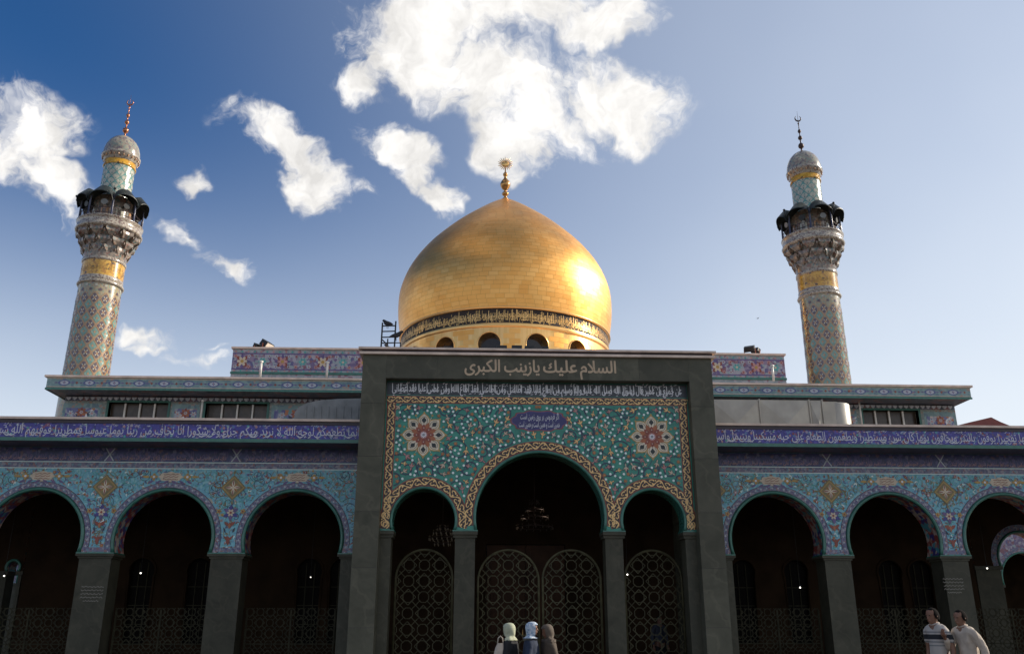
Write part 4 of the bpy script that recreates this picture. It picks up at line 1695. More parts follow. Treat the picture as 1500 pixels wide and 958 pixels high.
def build_dome():
    prof = [(5.655, 16.198), (5.737, 16.737), (5.785, 17.3), (5.788, 17.885), (5.75, 18.365), (5.65, 18.80), (5.486, 19.278), (5.294, 19.699), (5.039, 20.139), (4.739, 20.564),
            (4.339, 21.063), (3.942, 21.481), (3.359, 22.05), (2.772, 22.576), (2.109, 23.107), (1.342, 23.69), (.743, 24.10), (.36, 24.34), (.10, 24.47), (.03, 24.49)]
    rdrum = 5.53
    ZB0, ZB1, ZBASE = 15.10, 15.86, 12.05
    # smooth profile: catmull-rom samples above the band
    pts = [p for p in prof if p[1] > ZB1 + .1]
    pts = [(5.60, ZB1 + .02)] + pts
    fine = []
    for i in range(len(pts) - 1):
        p0, p1, p2, p3 = pts[max(i - 1, 0)], pts[i], pts[i + 1], pts[min(i + 2, len(pts) - 1)]
        for k in range(8):
            t = k / 8
            q = [.5 * (2 * b + (c - a) * t + (2 * a - 5 * b + 4 * c - d) * t * t + (3 * b - a - 3 * c + d) * t ** 3) for a, b, c, d in zip(p0, p1, p2, p3)]
            fine.append((max(q[0], .02), q[1]))
    fine.append(pts[-1])
    m = MB()
    m.lathe([(max(.01, r - .012), z) for r, z in fine], 96)
    m.build('dome_shell', 'gold_joint', dome)
    # arc-length walk for the plate rows
    L = [0]
    for i in range(1, len(fine)):
        L.append(L[-1] + math.hypot(fine[i][0] - fine[i - 1][0], fine[i][1] - fine[i - 1][1]))

    def pos(s):
        s = max(0, min(L[-1] - 1e-6, s))
        i = 0
        while L[i + 1] < s:
            i += 1
        k = (s - L[i]) / (L[i + 1] - L[i])
        a, b = fine[i], fine[i + 1]
        l = L[i + 1] - L[i]
        return a[0] + (b[0] - a[0]) * k, a[1] + (b[1] - a[1]) * k, (b[1] - a[1]) / l, -(b[0] - a[0]) / l

    vs_, fs, ns = [], [], []
    r = random.Random(77)

    def plate(rows, a0, a1, tilt):
        """rows: list of (r, z, nr, nz) bottom to top"""
        b = len(vs_)
        ta, tz = r.gauss(0, tilt), r.gauss(0, tilt)
        k = 3
        for (rr, z, nr, nz) in rows:
            for j in range(k):
                a = a0 + (a1 - a0) * j / (k - 1)
                vs_.append((rr * math.sin(a), -rr * math.cos(a), z))
                n = Vector((nr * math.sin(a + ta), -nr * math.cos(a + ta), nz + tz)).normalized()
                ns.append(n)
        for i in range(len(rows) - 1):
            for j in range(k - 1):
                q = b + i * k + j
                fs.append((q, q + 1, q + k + 1, q + k))
    H = .225
    nrow = int(L[-1] / H)
    for i in range(nrow):
        s0, s1 = i * L[-1] / nrow, (i + 1) * L[-1] / nrow
        r0 = pos((s0 + s1) / 2)[0]
        n = max(16, round(2 * PI * r0 / .46))
        rows = [pos(s0 + .004), pos((s0 + s1) / 2), pos(s1 - .004)]
        ph = r.random()
        for j in range(n):
            g_ = .004 / max(r0, .1)
            plate(rows, 2 * PI * (j + ph) / n + g_, 2 * PI * (j + 1 + ph) / n - g_, .010)
    me = bpy.data.meshes.new('gold_plates')
    me.from_pydata(vs_, [], fs)
    me.materials.append(MATS['gold_plate'])
    me.polygons.foreach_set('use_smooth', [True] * len(me.polygons))
    me.normals_split_custom_set_from_vertices(ns)
    o = bpy.data.objects.new('gold_plates', me)
    C.objects.link(o)
    o.parent = dome
    o['kind'] = 'stuff'
    # drum with round-headed windows
    NW = 15
    sec = 2 * PI / NW
    wr_, wz = .54, 14.10
    th0 = R(2.2)
    m = MB()
    cols = []
    for k in range(NW):
        c = th0 + (k + .5) * sec
        aw = wr_ / rdrum
        us = [-sec / 2 + (sec / 2 - aw) * q / 4 for q in range(4)] + [-aw * math.cos(PI * q / 20) for q in range(21)] + [aw + (sec / 2 - aw) * (q + 1) / 4 for q in range(4)]
        for u0, u1 in zip(us[:-1], us[1:]):
            def span(u):
                if abs(u) >= aw:
                    return None
                h = math.sqrt(max(0, aw * aw - u * u)) * rdrum
                return wz - h, wz + h
            P = lambda u, z, d=0: ((rdrum - d) * math.sin(c + u), -(rdrum - d) * math.cos(c + u), z)
            mid = span((u0 + u1) / 2)
            if mid is None:
                m.face([P(u0, ZBASE), P(u1, ZBASE), P(u1, ZB0), P(u0, ZB0)], 0, False)
            else:
                a, b = span(u0) or (wz, wz), span(u1) or (wz, wz)
                m.face([P(u0, ZBASE), P(u1, ZBASE), P(u1, b[0]), P(u0, a[0])], 0)
                m.face([P(u0, a[1]), P(u1, b[1]), P(u1, ZB0), P(u0, ZB0)], 0)
                m.face([P(u0, a[0]), P(u1, b[0]), P(u1, b[0], .55), P(u0, a[0], .55)], 0)
                m.face([P(u1, b[1]), P(u0, a[1]), P(u0, a[1], .55), P(u1, b[1], .55)], 0)
    m.build('drum', 'gold_trim', dome)
    for k in range(NW):
        c = th0 + (k + .5) * sec
        m = MB()
        q = [((rdrum + .01) * math.sin(c + wr_ * 1.04 * math.cos(t) / rdrum), -(rdrum + .01) * math.cos(c + wr_ * 1.04 * math.cos(t) / rdrum), wz + wr_ * 1.04 * math.sin(t)) for t in [2 * PI * i / 32 for i in range(32)]]
        m.tube(q, .028, 6, closed=True)
        f = m.build('window_frame', 'gold_trim', dome)
        m = MB()
        d = rdrum - .45
        q = [(d * math.sin(c) + wr_ * 1.05 * math.cos(t) * math.cos(c), -d * math.cos(c) + wr_ * 1.05 * math.cos(t) * math.sin(c), wz + wr_ * 1.05 * math.sin(t)) for t in [2 * PI * i / 24 for i in range(24)]]
        m.face(q)
        m.build('pane', 'window_glass', f)
    # gold brickwork of the drum: thin plates between the windows
    vs_.clear()
    fs.clear()
    ns.clear()
    nr_ = 11
    for i in range(nr_):
        z0, z1 = ZBASE + (ZB0 - ZBASE - .25) * i / nr_, ZBASE + (ZB0 - ZBASE - .25) * (i + 1) / nr_
        n = 62
        for j in range(n):
            a0, a1 = 2 * PI * (j + .5 * (i % 2)) / n, 2 * PI * (j + 1 + .5 * (i % 2)) / n
            am, zm = (a0 + a1) / 2, (z0 + z1) / 2
            d = ((am - th0) / sec) % 1.0 - .5
            du = abs(d * sec * rdrum)
            if math.hypot(max(0, du - .29), max(0, abs(zm - wz) - .15)) < wr_ + .08:
                continue
            rr_ = rdrum + .008
            plate([(rr_, z0 + .006, 1, 0), (rr_, z1 - .006, 1, 0)], a0 + .0012, a1 - .0012, .014)
    me = bpy.data.meshes.new('drum_plates')
    me.from_pydata(vs_, [], fs)
    me.materials.append(MATS['gold_plate'])
    me.polygons.foreach_set('use_smooth', [True] * len(me.polygons))
    me.normals_split_custom_set_from_vertices(ns)
    o = bpy.data.objects.new('drum_plates', me)
    C.objects.link(o)
    o.parent = dome
    o['kind'] = 'stuff'
    # mouldings and inscription band
    m = MB()
    m.lathe([(rdrum, ZB0 - .20), (rdrum + .07, ZB0 - .17), (rdrum + .09, ZB0 - .12), (rdrum + .06, ZB0 - .06), (rdrum + .10, ZB0), (rdrum + .03, ZB0 + .02)], 96)
    m.build('lower_moulding', 'gold_trim', dome)
    m = MB()
    m.lathe([(rdrum + .04, ZB1 - .03), (rdrum + .15, ZB1), (rdrum + .15, ZB1 + .06), (rdrum, ZB1 + .10)], 96)
    m.build('upper_moulding', 'gold_trim', dome)
    m = MB()
    m.lathe([(rdrum + .035, ZB0), (rdrum + .035, ZB1)], 128)
    m.build('band_ground', 'band_ground', dome)
    o = Orn(cyl_warp(0, 0, lambda z: rdrum + .036))
    lines = ['بسم الله الرحمن الرحيم الله لا اله الا هو الحي القيوم لا تاخذه سنة ولا نوم', 'له ما في السموات وما في الارض من ذا الذي يشفع عنده الا باذنه',
             'يعلم ما بين ايديهم وما خلفهم ولا يحيطون بشيء من علمه الا بما شاء', 'وسع كرسيه السموات والارض ولا يؤوده حفظهما وهو العلي العظيم']
    r2 = random.Random(4)
    for k in range(4):
        u0 = R(-100) + k * R(52)
        t = lines[3 - k]
        o.text(t, u0, ZB0 + .30, R(51), .36, 'gold_trim', 1)
        o.text(lines[(k + 1) % 4], u0 + .02, ZB0 + .14, R(50), .34, 'gold_trim', 3)
    for k in range(110):
        u = R(-100) + R(208) * (k + r2.random() * .8) / 110
        h = r2.uniform(.35, .70)
        o.ribbon([(u, ZB0 + r2.uniform(.1, .25)), (u + .002, ZB0 + h)], .0045, 'gold_trim', 5)
        o.ribbon([(u + .03 * math.cos(q), ZB0 + h * .6 + .10 * math.sin(q)) for q in [k + .5 * w for w in range(8)]], .0045, 'gold_trim', 6)
    b = o.build('inscription_band', dome)
    b['label'] = 'black band with dense gold Arabic lettering'
    # finial
    zt = fine[-1][1] - .12
    m = MB()
    pr = [(.10, 0), (.16, .06), (.17, .12), (.08, .20), (.07, .27), (.15, .34), (.20, .42), (.16, .52), (.07, .58), (.07, .64), (.20, .78), (.28, .95), (.29, 1.08), (.22, 1.26), (.10, 1.42), (.06, 1.55),
          (.12, 1.62), (.14, 1.70), (.11, 1.78), (.04, 1.86), (.035, 2.12), (.02, 2.15)]
    m.lathe([(r_, z_ * .98) for r_, z_ in pr], 20, (0, 0, zt))
    f = m.build('finial', 'finial_gold', dome)
    cz = zt + 2.36
    m = MB()
    m.lathe([(.001, -.06), (.12, -.05), (.20, -.02), (.21, 0), (.20, .02), (.12, .05), (.001, .06)], 24)
    m.v = [(x, z, y + cz) for x, y, z in m.v]
    m.build('sun_disc', 'sun_gold', f)
    m = MB()
    for k in range(20):
        a = 2 * PI * k / 20
        ca, sa = math.cos(a), math.sin(a)
        l = .46 if k % 2 else .42
        m.tube([(.16 * ca, 0, cz + .16 * sa), ((.16 + l) / 2 * ca - .02 * sa, 0, cz + (.16 + l) / 2 * sa + .02 * ca), (l * ca, 0, cz + l * sa)], [.026, .03, .008], 5)
    m.build('sun_rays', 'sun_gold', f)


build_dome()


# ------------------------------------------------------------------ minarets
def build_minaret(label):
    t = thing('minaret', label, 'minaret', 'tiled minarets behind the prayer hall')
    RB, RT, ZR = .905, .856, 15.62        # shaft radius at the bottom and under the first ring

    def rs(z):
        return RB + (RT - RB) * max(0, min(1, (z - 9.5) / (ZR - 9.5)))
    m = MB()
    m.lathe([(1.02, 0), (1.0, 6), (rs(9.5), 9.5), (rs(14.4), 14.4), (rs(ZR), ZR)], 48)
    m.build('shaft', 'mina_ground', t)
    # lattice of ogee medallions, each a tile piece of its own
    n, ph = 13, .60
    du = 2 * PI / n
    protos = {}
    for typ, (mt, ct, c2) in enumerate((('mina_green', 'mina_teal', 'mina_orange'), ('mina_purple', 'mina_white', 'mina_orange'))):
        o = Orn(cyl_warp(0, 0, lambda z: 1.0))
        u, z = 0, 0
        hu, hv = du * .46, ph * .46
        og = []
        for q in range(24):
            a = 2 * PI * q / 24
            rr = 1 - .16 * abs(math.sin(2 * a))
            og.append((hu * math.copysign(abs(math.cos(a)) ** 1.15, math.cos(a)) * rr, hv * math.copysign(abs(math.sin(a)) ** 1.15, math.sin(a)) * rr))
        o.ribbon(og, .030, 'mina_orange', 1, closed=True)
        pts = []
        for q in range(32):
            a = 2 * PI * q / 32
            rr = .72 * (.72 + .28 * abs(math.cos(2 * a)))
            pts.append((hu * rr * math.cos(a), hv * rr * math.sin(a)))
        o.fan((0, 0), pts, mt, 2)
        for q in range(4):
            a = PI / 4 + PI / 2 * q
            o.poly([(hu * x, hv * y) for x, y in ((.12 * math.cos(a), .12 * math.sin(a)), (.38 * math.cos(a + .35), .38 * math.sin(a + .35)), (.55 * math.cos(a), .55 * math.sin(a)), (.38 * math.cos(a - .35), .38 * math.sin(a - .35)))], ct, 3)
        o.poly([(hu * .2 * math.cos(2 * PI * q / 6), hv * .2 * math.sin(2 * PI * q / 6)) for q in range(6)], c2, 4)
        protos[typ] = o
    made = {}
    z, row = 10.6, 0
    while z < 14.55:
        for k in range(n):
            u = du * (k + .5 * (row % 2))
            if math.cos(u) < -.35:
                continue
            typ = row % 2
            if typ not in made:
                ob = made[typ] = protos[typ].build('medallion', t)
            else:
                ob = made[typ].copy()
                C.objects.link(ob)
            ob.rotation_euler = (0, 0, u)
            ob.scale = (rs(z) + .001, rs(z) + .001, 1)
            ob.location = (0, 0, z)
        z += ph / 2
        row += 1
    o = Orn(cyl_warp(0, 0, rs))
    for k in range(14):
        for z in (15.15, 15.42):
            u = 2 * PI * (k + (.5 if z > 15.3 else 0)) / 14
            o.fan((u, z), [(u + (.11 if q % 2 else .05) * math.cos(2 * PI * q / 16), z + (.11 if q % 2 else .05) * math.sin(2 * PI * q / 16)) for q in range(16)], 'mina_purple' if z < 15.3 else 'mina_white', 2)
    o.build('star_row', t)
    # ring, yellow inscription drum, ring
    m = MB()
    m.lathe([(.86, 15.55), (.93, 15.58), (.95, 15.63), (.92, 15.70), (.87, 15.73)], 40)
    m.build('lower_ring', 'mina_rail', t)
    m = MB()
    m.lathe([(.865, 15.73), (.88, 15.76), (.88, 15.90), (.865, 15.93)], 40)
    m.build('lower_bead_band', 'mina_rail', t)
    m = MB()
    m.lathe([(.86, 15.93), (.86, 16.62)], 40)
    m.build('yellow_band', 'mina_gold', t)
    o = Orn(cyl_warp(0, 0, lambda z: .86))
    for k in range(3):
        o.text('لا اله الا الله محمد رسول الله', -PI + k * 2 * PI / 3 + .08, 16.17, 2 * PI / 3 - .16, .28, 'ochre_glaze', 1)
    o.build('band_lettering', t)
    m = MB()
    m.lathe([(.865, 16.62), (.90, 16.65), (.90, 16.76), (.865, 16.79)], 40)
    m.build('upper_bead_band', 'mina_rail', t)
    # muqarnas: core + staggered corbel tiers
    m = MB()
    m.lathe([(.86, 16.79), (.90, 17.2), (.98, 17.9), (1.12, 18.4)], 40)
    m.build('muqarnas_core', 'mina_muq', t)
    tiers = [(17.0, .38, .88, 1.02, 12), (17.38, .42, .94, 1.16, 12), (17.80, .46, 1.02, 1.32, 12)]
    for ti, (z0, h, r0, r1, nn) in enumerate(tiers):
        m = MB()
        for k in range(nn):
            a = 2 * PI * (k + .5 * (ti % 2)) / nn
            wa = PI / nn * .80
            # niche: a bracket that swells outwards and is hollowed in front
            pr = [(r0 - .05, z0 - .02, .25), (r0 + (r1 - r0) * .35, z0 + h * .18, .55), (r1 - .02, z0 + h * .55, .9), (r1, z0 + h * .62, 1.0), (r1, z0 + h, 1.0)]
            b = len(m.v)
            for (rr, zz, ww) in pr:
                for j in (-1, -.33, .33, 1):
                    dd = rr if abs(j) > .5 else rr - .085 * ww
                    aa = a + wa * ww * j
                    m.v.append((dd * math.sin(aa), -dd * math.cos(aa), zz))
            for i in range(len(pr) - 1):
                for j in range(3):
                    q = b + i * 4 + j
                    m.f.append((q, q + 1, q + 5, q + 4))
                    m.m.append(0)
                    m.sm.append(False)
            # sides and top back to the core
            for s_, o_ in ((0, 1), (3, -1)):
                for i in range(len(pr) - 1):
                    q0, q1 = m.v[b + i * 4 + s_], m.v[b + (i + 1) * 4 + s_]
                    k0 = .86 / math.hypot(q0[0], q0[1])
                    k1 = .86 / math.hypot(q1[0], q1[1])
                    m.face([q0, q1, (q1[0] * k1, q1[1] * k1, q1[2]), (q0[0] * k0, q0[1] * k0, q0[2])])
            q = [m.v[b + (len(pr) - 1) * 4 + j] for j in range(4)]
            k0 = .86 / math.hypot(q[0][0], q[0][1])
            m.face(q + [(q[3][0] * k0, q[3][1] * k0, q[3][2]), (q[0][0] * k0, q[0][1] * k0, q[0][2])])
            # pendant drop
            m.lathe([(.001, -.13), (.028, -.08), (.03, -.02), (.02, .02)], 6, ((r1 - .05) * math.sin(a + PI / nn), -(r1 - .05) * math.cos(a + PI / nn), z0 + h * .6))
        m.build('muqarnas_tier', 'mina_muq', t)
    # balcony ring and parapet
    m = MB()
    m.lathe([(.9, 18.25), (1.30, 18.26), (1.35, 18.30), (1.38, 18.36), (1.35, 18.42), (1.33, 18.44), (1.33, 18.72), (1.36, 18.75), (1.37, 18.80), (1.30, 18.82), (1.26, 18.78), (1.26, 18.40), (.6, 18.40)], 48)
    m.build('balcony', 'mina_rail', t)
    m = MB()
    m.lathe([(.80, 18.4), (.80, 20.2)], 32)
    m.build('balcony_core', 'mina_muq', t)
    o = Orn(cyl_warp(0, 0, lambda z: .80))
    for k in range(8):
        u = 2 * PI * k / 8
        o.poly([(u - .2, 18.95), (u + .2, 18.95), (u + .2, 19.45), (u, 19.62), (u - .2, 19.45)], 'mina_white' if k % 2 else 'mina_orange', 1)
    o.build('core_panels', t)
    NC = 8
    for k in range(NC):
        a = 2 * PI * (k + .5) / NC
        x, y = 1.27 * math.sin(a), -1.27 * math.cos(a)
        m = MB()
        m.lathe([(.06, 18.80), (.06, 18.88), (.045, 18.92), (.04, 19.80), (.06, 19.86), (.06, 19.95)], 10, (x, y, 0))
        m.build('column', 'column_blue', t)
        a2 = 2 * PI * k / NC
        m = MB()
        c0_, c1_ = a2 - PI / NC * .86, a2 + PI / NC * .86
        for zz in (18.98, 19.25):
            m.bar((1.27 * math.sin(c0_), -1.27 * math.cos(c0_), zz), (1.27 * math.sin(c1_), -1.27 * math.cos(c1_), zz), .02, .02)
        for q in range(7):
            aa = c0_ + (c1_ - c0_) * (q + .5) / 7
            m.bar((1.25 * math.sin(aa), -1.25 * math.cos(aa), 18.8), (1.25 * math.sin(aa), -1.25 * math.cos(aa), 19.25), .014, .014, up=(1, 0, 0))
        m.build('railing', 'dark_bronze', t)
    for k in (0, 1, 3, 5, 6, 7):                       # horn loudspeakers under the canopy
        a = 2 * PI * k / NC + .1
        ca, sa = math.sin(a), -math.cos(a)
        p0, p1, p2 = Vector((.85 * ca, .85 * sa, 19.62)), Vector((1.02 * ca, 1.02 * sa, 19.60)), Vector((1.20 * ca, 1.20 * sa, 19.57))
        m = MB()
        m.tube([p0, p1, p2], [.05, .05, .15], 12, caps=True)
        m.build('loudspeaker', 'black_metal' if k % 2 else 'duct_grey', t)
    # scalloped canopy
    m = MB()
    nn = NC * 12
    zl, zh = 19.80, 20.22
    prof = []
    inner, mid, outer = [], [], []
    for j in range(nn):
        a = 2 * PI * j / nn
        ph_ = ((j / 12) + .5) % 1.0 * 2 - 1          # -1..1 across one lobe; lobe centre between the columns
        lob = math.sqrt(max(0, 1 - ph_ * ph_))
        inner.append((.70 * math.sin(a), -.70 * math.cos(a), zh + .06))
        rm = 1.10 + .10 * lob
        mid.append((rm * math.sin(a), -rm * math.cos(a), zl + .04 + .52 * lob ** .7))
        ro = 1.40 + .13 * lob
        outer.append((ro * math.sin(a), -ro * math.cos(a), zl - .26 + .46 * lob ** .8))
    for up in (0, 1):
        b = len(m.v)
        d = .035 if up else 0
        for ring in (inner, mid, outer):
            m.v += [(x, y, z_ + d) for x, y, z_ in ring]
        for i in range(2):
            for j in range(nn):
                j2 = (j + 1) % nn
                q = (b + i * nn + j, b + i * nn + j2, b + (i + 1) * nn + j2, b + (i + 1) * nn + j)
                m.f.append(q if up else tuple(reversed(q)))
                m.m.append(0)
                m.sm.append(True)
    for j in range(nn):
        j2 = (j + 1) % nn
        m.f.append((2 * nn + j, 2 * nn + j2, 5 * nn + j2, 5 * nn + j))
        m.m.append(0)
        m.sm.append(False)
    m.build('canopy', 'canopy_dark', t)
    for k in range(0, NC, 3):
        a = 2 * PI * (k + .5) / NC
        m = MB()
        m.tube([(1.40 * math.sin(a), -1.40 * math.cos(a), 19.78), (1.50 * math.sin(a), -1.50 * math.cos(a), 19.95), (1.50 * math.sin(a), -1.50 * math.cos(a), 20.12)], .014, 5)
        m.ball((1.50 * math.sin(a), -1.50 * math.cos(a), 20.16), .06, 8)
        m.build('canopy_lamp', 'black_metal', t)
    # upper shaft with fish-scale tiles
    ru = .655
    m = MB()
    m.lathe([(ru, 20.1), (ru * .985, 21.32)], 36)
    m.build('upper_shaft', 'mina_teal', t)
    o = Orn(cyl_warp(0, 0, lambda z: ru - .01 * (z - 20.1) / 1.3))
    n = 11
    for row in range(9):
        z = 20.08 + row * .145
        for k in range(n):
            u = 2 * PI * (k + .5 * (row % 2)) / n
            w_ = PI / n * .80
            o.poly([(u - w_ * .15, z - .02), (u + w_ * .15, z - .02), (u + w_, z + .09), (u + w_ * .75, z + .14), (u, z + .175), (u - w_ * .75, z + .14), (u - w_, z + .09)], 'mina_white', 1)
            o.poly([(u - w_ * .2, z + .03), (u, z - .0), (u + w_ * .2, z + .03), (u, z + .09)], 'mina_green', 3)
    o.build('scale_tiles', t)
    m = MB()
    m.lathe([(.66, 21.320), (.70, 21.350), (.70, 21.390), (.665, 21.410), (.665, 21.760)], 36)
    m.build('upper_yellow_band', 'mina_gold', t)
    m = MB()
    m.lathe([(.67, 21.620), (.70, 21.660), (.72, 21.760), (.78, 21.820), (.82, 21.860), (.83, 21.920), (.80, 21.960), (.76, 21.980)], 36)
    m.build('cap_cornice', 'mina_rail', t)
    m = MB()
    for k in range(24):
        a = 2 * PI * k / 24
        m.lathe([(.001, -.07), (.03, -.03), (.035, .02), (.02, .05)], 6, (.77 * math.sin(a), -.77 * math.cos(a), 21.790))
    m.build('cap_pendants', 'mina_orange', t)
    m = MB()
    m.lathe([(.775, 21.960), (.775, 22.060), (.755, 22.210), (.70, 22.380), (.60, 22.550), (.46, 22.690), (.30, 22.790), (.14, 22.860), (.05, 22.910)], 36)
    m.build('cap_dome', 'mina_pale', t)
    m = MB()
    m.lathe([(.09, 22.700), (.06, 22.820), (.035, 22.940), (.04, 23.020), (.12, 23.090), (.135, 23.180), (.10, 23.260), (.03, 23.320), (.03, 23.460), (.09, 23.520), (.10, 23.590), (.07, 23.650), (.025, 23.700),
             (.025, 23.820), (.07, 23.870), (.08, 23.930), (.05, 23.990), (.02, 24.040), (.02, 24.280), (.05, 24.320), (.02, 24.360), (.012, 24.470)], 14)
    f = m.build('finial', 'copper', t)
    m = MB()
    m.tube([(.14 * math.sin(q), 0, 24.590 - .14 * math.cos(q)) for q in [R(-150) + R(300) * k / 20 for k in range(21)]], [.006 + .028 * math.sin(PI * k / 20) for k in range(21)], 6)
    m.tube([(0, 0, 24.440), (0, 0, 24.970)], [.012, .004], 5)
    m.build('crescent', 'copper', f)
    # true heights of the stages
    kn = [(0, 0), (14.4, 14.3), (15.55, 15.20), (16.79, 16.43), (18.25, 17.66), (18.82, 18.18), (19.95, 19.12), (20.36, 19.52), (21.32, 20.98), (21.76, 21.38), (21.96, 21.62), (22.91, 22.74), (24.97, 24.90), (30, 30)]

    def remap(z):
        for (a, b), (c, d) in zip(kn[:-1], kn[1:]):
            if a <= z <= c:
                return b + (z - a) / (c - a) * (d - b)
        return z
    for ch in list(t.children) + list(f.children):
        if ch.name.startswith('medallion'):
            continue
        for v in ch.data.vertices:
            v.co.z = remap(v.co.z)
    return t


mw = build_minaret('tiled minaret with scalloped balcony canopy rising at the left end of the hall')
mw.location = (-16.24, 36, 0)
me_ = copy_tree(mw)
me_.location = (15.33, 36, 0)
me_['label'] = 'tiled minaret with scalloped balcony canopy standing right of the golden dome'
for ch in me_.children:
    if ch.name.startswith('finial'):
        for q in [ch] + list(ch.children):
            q.data = q.data.copy()
            q.data.materials[0] = MATS['dark_bronze']


# ------------------------------------------------------------------ lattice gates and fences
def lattice(mb, ok, x0, x1, z0, z1, Y, p, w=.020, d=.03):
    nx, nz = int((x1 - x0) / p) + 2, int((z1 - z0) / p) + 2

    def bar(a, b, dy=0.0):
        # clip the bar to the outline
        n = 4
        k0 = k1 = None
        for i in range(n + 1):
            t = i / n
            if ok(a[0] + (b[0] - a[0]) * t, a[1] + (b[1] - a[1]) * t):
                k0 = t if k0 is None else k0
                k1 = t
        if k0 is None or k1 <= k0:
            return
        A = (a[0] + (b[0] - a[0]) * k0, Y + dy, a[1] + (b[1] - a[1]) * k0)
        B = (a[0] + (b[0] - a[0]) * k1, Y + dy, a[1] + (b[1] - a[1]) * k1)
        mb.bar(A, B, w, d)
    cx = (x0 + x1) / 2
    for i in range(-nx // 2 - 1, nx // 2 + 2):
        for j in range(nz + 1):
            X0, Z0 = cx + i * p, z0 + j * p
            r = .36 * p
            oc = [(X0 + r * math.cos(PI / 8 + PI / 4 * k), Z0 + r * math.sin(PI / 8 + PI / 4 * k)) for k in range(8)]
            for k in range(8):
                bar(oc[k], oc[(k + 1) % 8])
            # star links to the neighbours
            for sx, sz in ((1, 1), (1, -1)):
                bar((X0 + .25 * p * sx, Z0 + .25 * p * sz), (X0 + .75 * p * sx, Z0 + .75 * p * sz), .008 * sz)
            if (i + j) % 2 == 0:
                q = .5 * p                                  # pointed star round every other ring
                sq = [(X0 + q * math.cos(PI / 2 * k), Z0 + q * math.sin(PI / 2 * k)) for k in range(4)]
                for k in range(4):
                    bar(sq[k], sq[(k + 1) % 4], -.006)


def gate(xa, xb, ztop, label, Y=25.6):
    t = thing('lattice_gate', label, 'gate', 'round topped lattice gates in the portal')
    cx, hw = (xa + xb) / 2, (xb - xa) / 2
    zs = ztop - hw * .93
    a = Arch(cx, hw - .01, zs, ztop - zs)
    m = MB()
    path = [(xb - .01, Y, .02)] + [(x, Y, z) for x, z in a.pts(0, 28)] + [(xa + .01, Y, .02)]
    m.tube(path, .035, 6)
    m.build('frame', 'lattice_metal', t)

    def ok(x, z):
        if z < .1 or abs(x - cx) > hw - .03:
            return False
        return z < zs or a.dist(x, z) < -.02
    m = MB()
    lattice(m, ok, xa, xb, .1, ztop, Y, .43)
    tag(m.build('lattice', 'lattice_metal', t), kind='stuff')
    return t


gz = 3.53
gate(X(577, 900, 25.6), X(662, 900, 25.6), gz, 'dark lattice gate under the small arch left of the portal centre')
gate(X(699, 900, 25.6), X(790, 900, 25.6), gz, 'left leaf of the paired lattice gates under the great arch')
gate(X(795, 900, 25.6), X(882, 900, 25.6), gz, 'right leaf of the paired lattice gates under the great arch')
gate(X(917, 900, 25.6), X(1002, 900, 25.6), gz, 'dark lattice gate under the small arch right of the portal centre')


def fence(a, label):
    xa, xb, Y, zt = a.cx - a.hw + .06, a.cx + a.hw - .06, 26.55, 1.98
    t = thing('lattice_fence', label, 'fence', 'low lattice fences between the arcade piers')
    p = .29
    m = MB()
    lattice(m, lambda x, z: xa < x < xb and z < zt, xa, xb, .12, zt - .15, Y, p, .018, .025)
    tag(m.build('lattice', 'fence_metal', t), kind='stuff')
    m = MB()
    for x in (xa + .02, xb - .02, (xa + xb) / 2):
        m.bar((x, Y + .03, 0), (x, Y + .03, zt - .05), .045, .045)
    m.bar((xa, Y + .03, .08), (xb, Y + .03, .08), .04, .04)
    m.bar((xa, Y + .03, 1.0), (xb, Y + .03, 1.0), .03, .03)
    m.build('posts', 'fence_metal', t)


names_l = {2: 'lattice fence in the leftmost arch of the picture', 3: 'lattice fence in the middle arch of the left arcade', 4: 'lattice fence in the arch just left of the portal'}
names_r = {0: 'lattice fence in the arch just right of the portal', 1: 'lattice fence in the middle arch of the right arcade behind the two men', 2: 'lattice fence in the rightmost arch of the picture'}
for i, t in names_l.items():
    fence(arL[i], t)
for i, t in names_r.items():
    fence(arR[i], t)


# ------------------------------------------------------------------ lamps
def wall_lamp(px, py, Y, label, r=.024):
    p = at(px, py, Y)
    t = thing('gallery_lamp', label, 'lamp', 'small lit lamps in the galleries', loc=p)
    m = MB()
    m.ball((0, 0, 0), r, 10)
    m.build('bulb', 'lamp_glass', t)
    m = MB()
    m.lathe([(.02, r * .8), (.04, r), (.04, .07), (.012, .10), (.006, .14), (.006, 6.1 - p.z)], 6)
    m.build('pendant_rod', 'black_metal', t)


wall_lamp(206, 839, 29.5, 'small lit lamp hanging in the middle arch of the left arcade')
wall_lamp(6, 843, 29.5, 'small lit lamp at the left edge of the picture')
wall_lamp(455, 845, 29.8, 'small lit lamp in the arch just left of the portal', .016)
wall_lamp(1172, 860, 29.5, 'small lit lamp in the arch just right of the portal')
wall_lamp(1446, 832, 29.5, 'small lit lamp in the rightmost arch')
wall_lamp(919, 841, 29.0, 'small lit lamp behind the right pier of the portal')


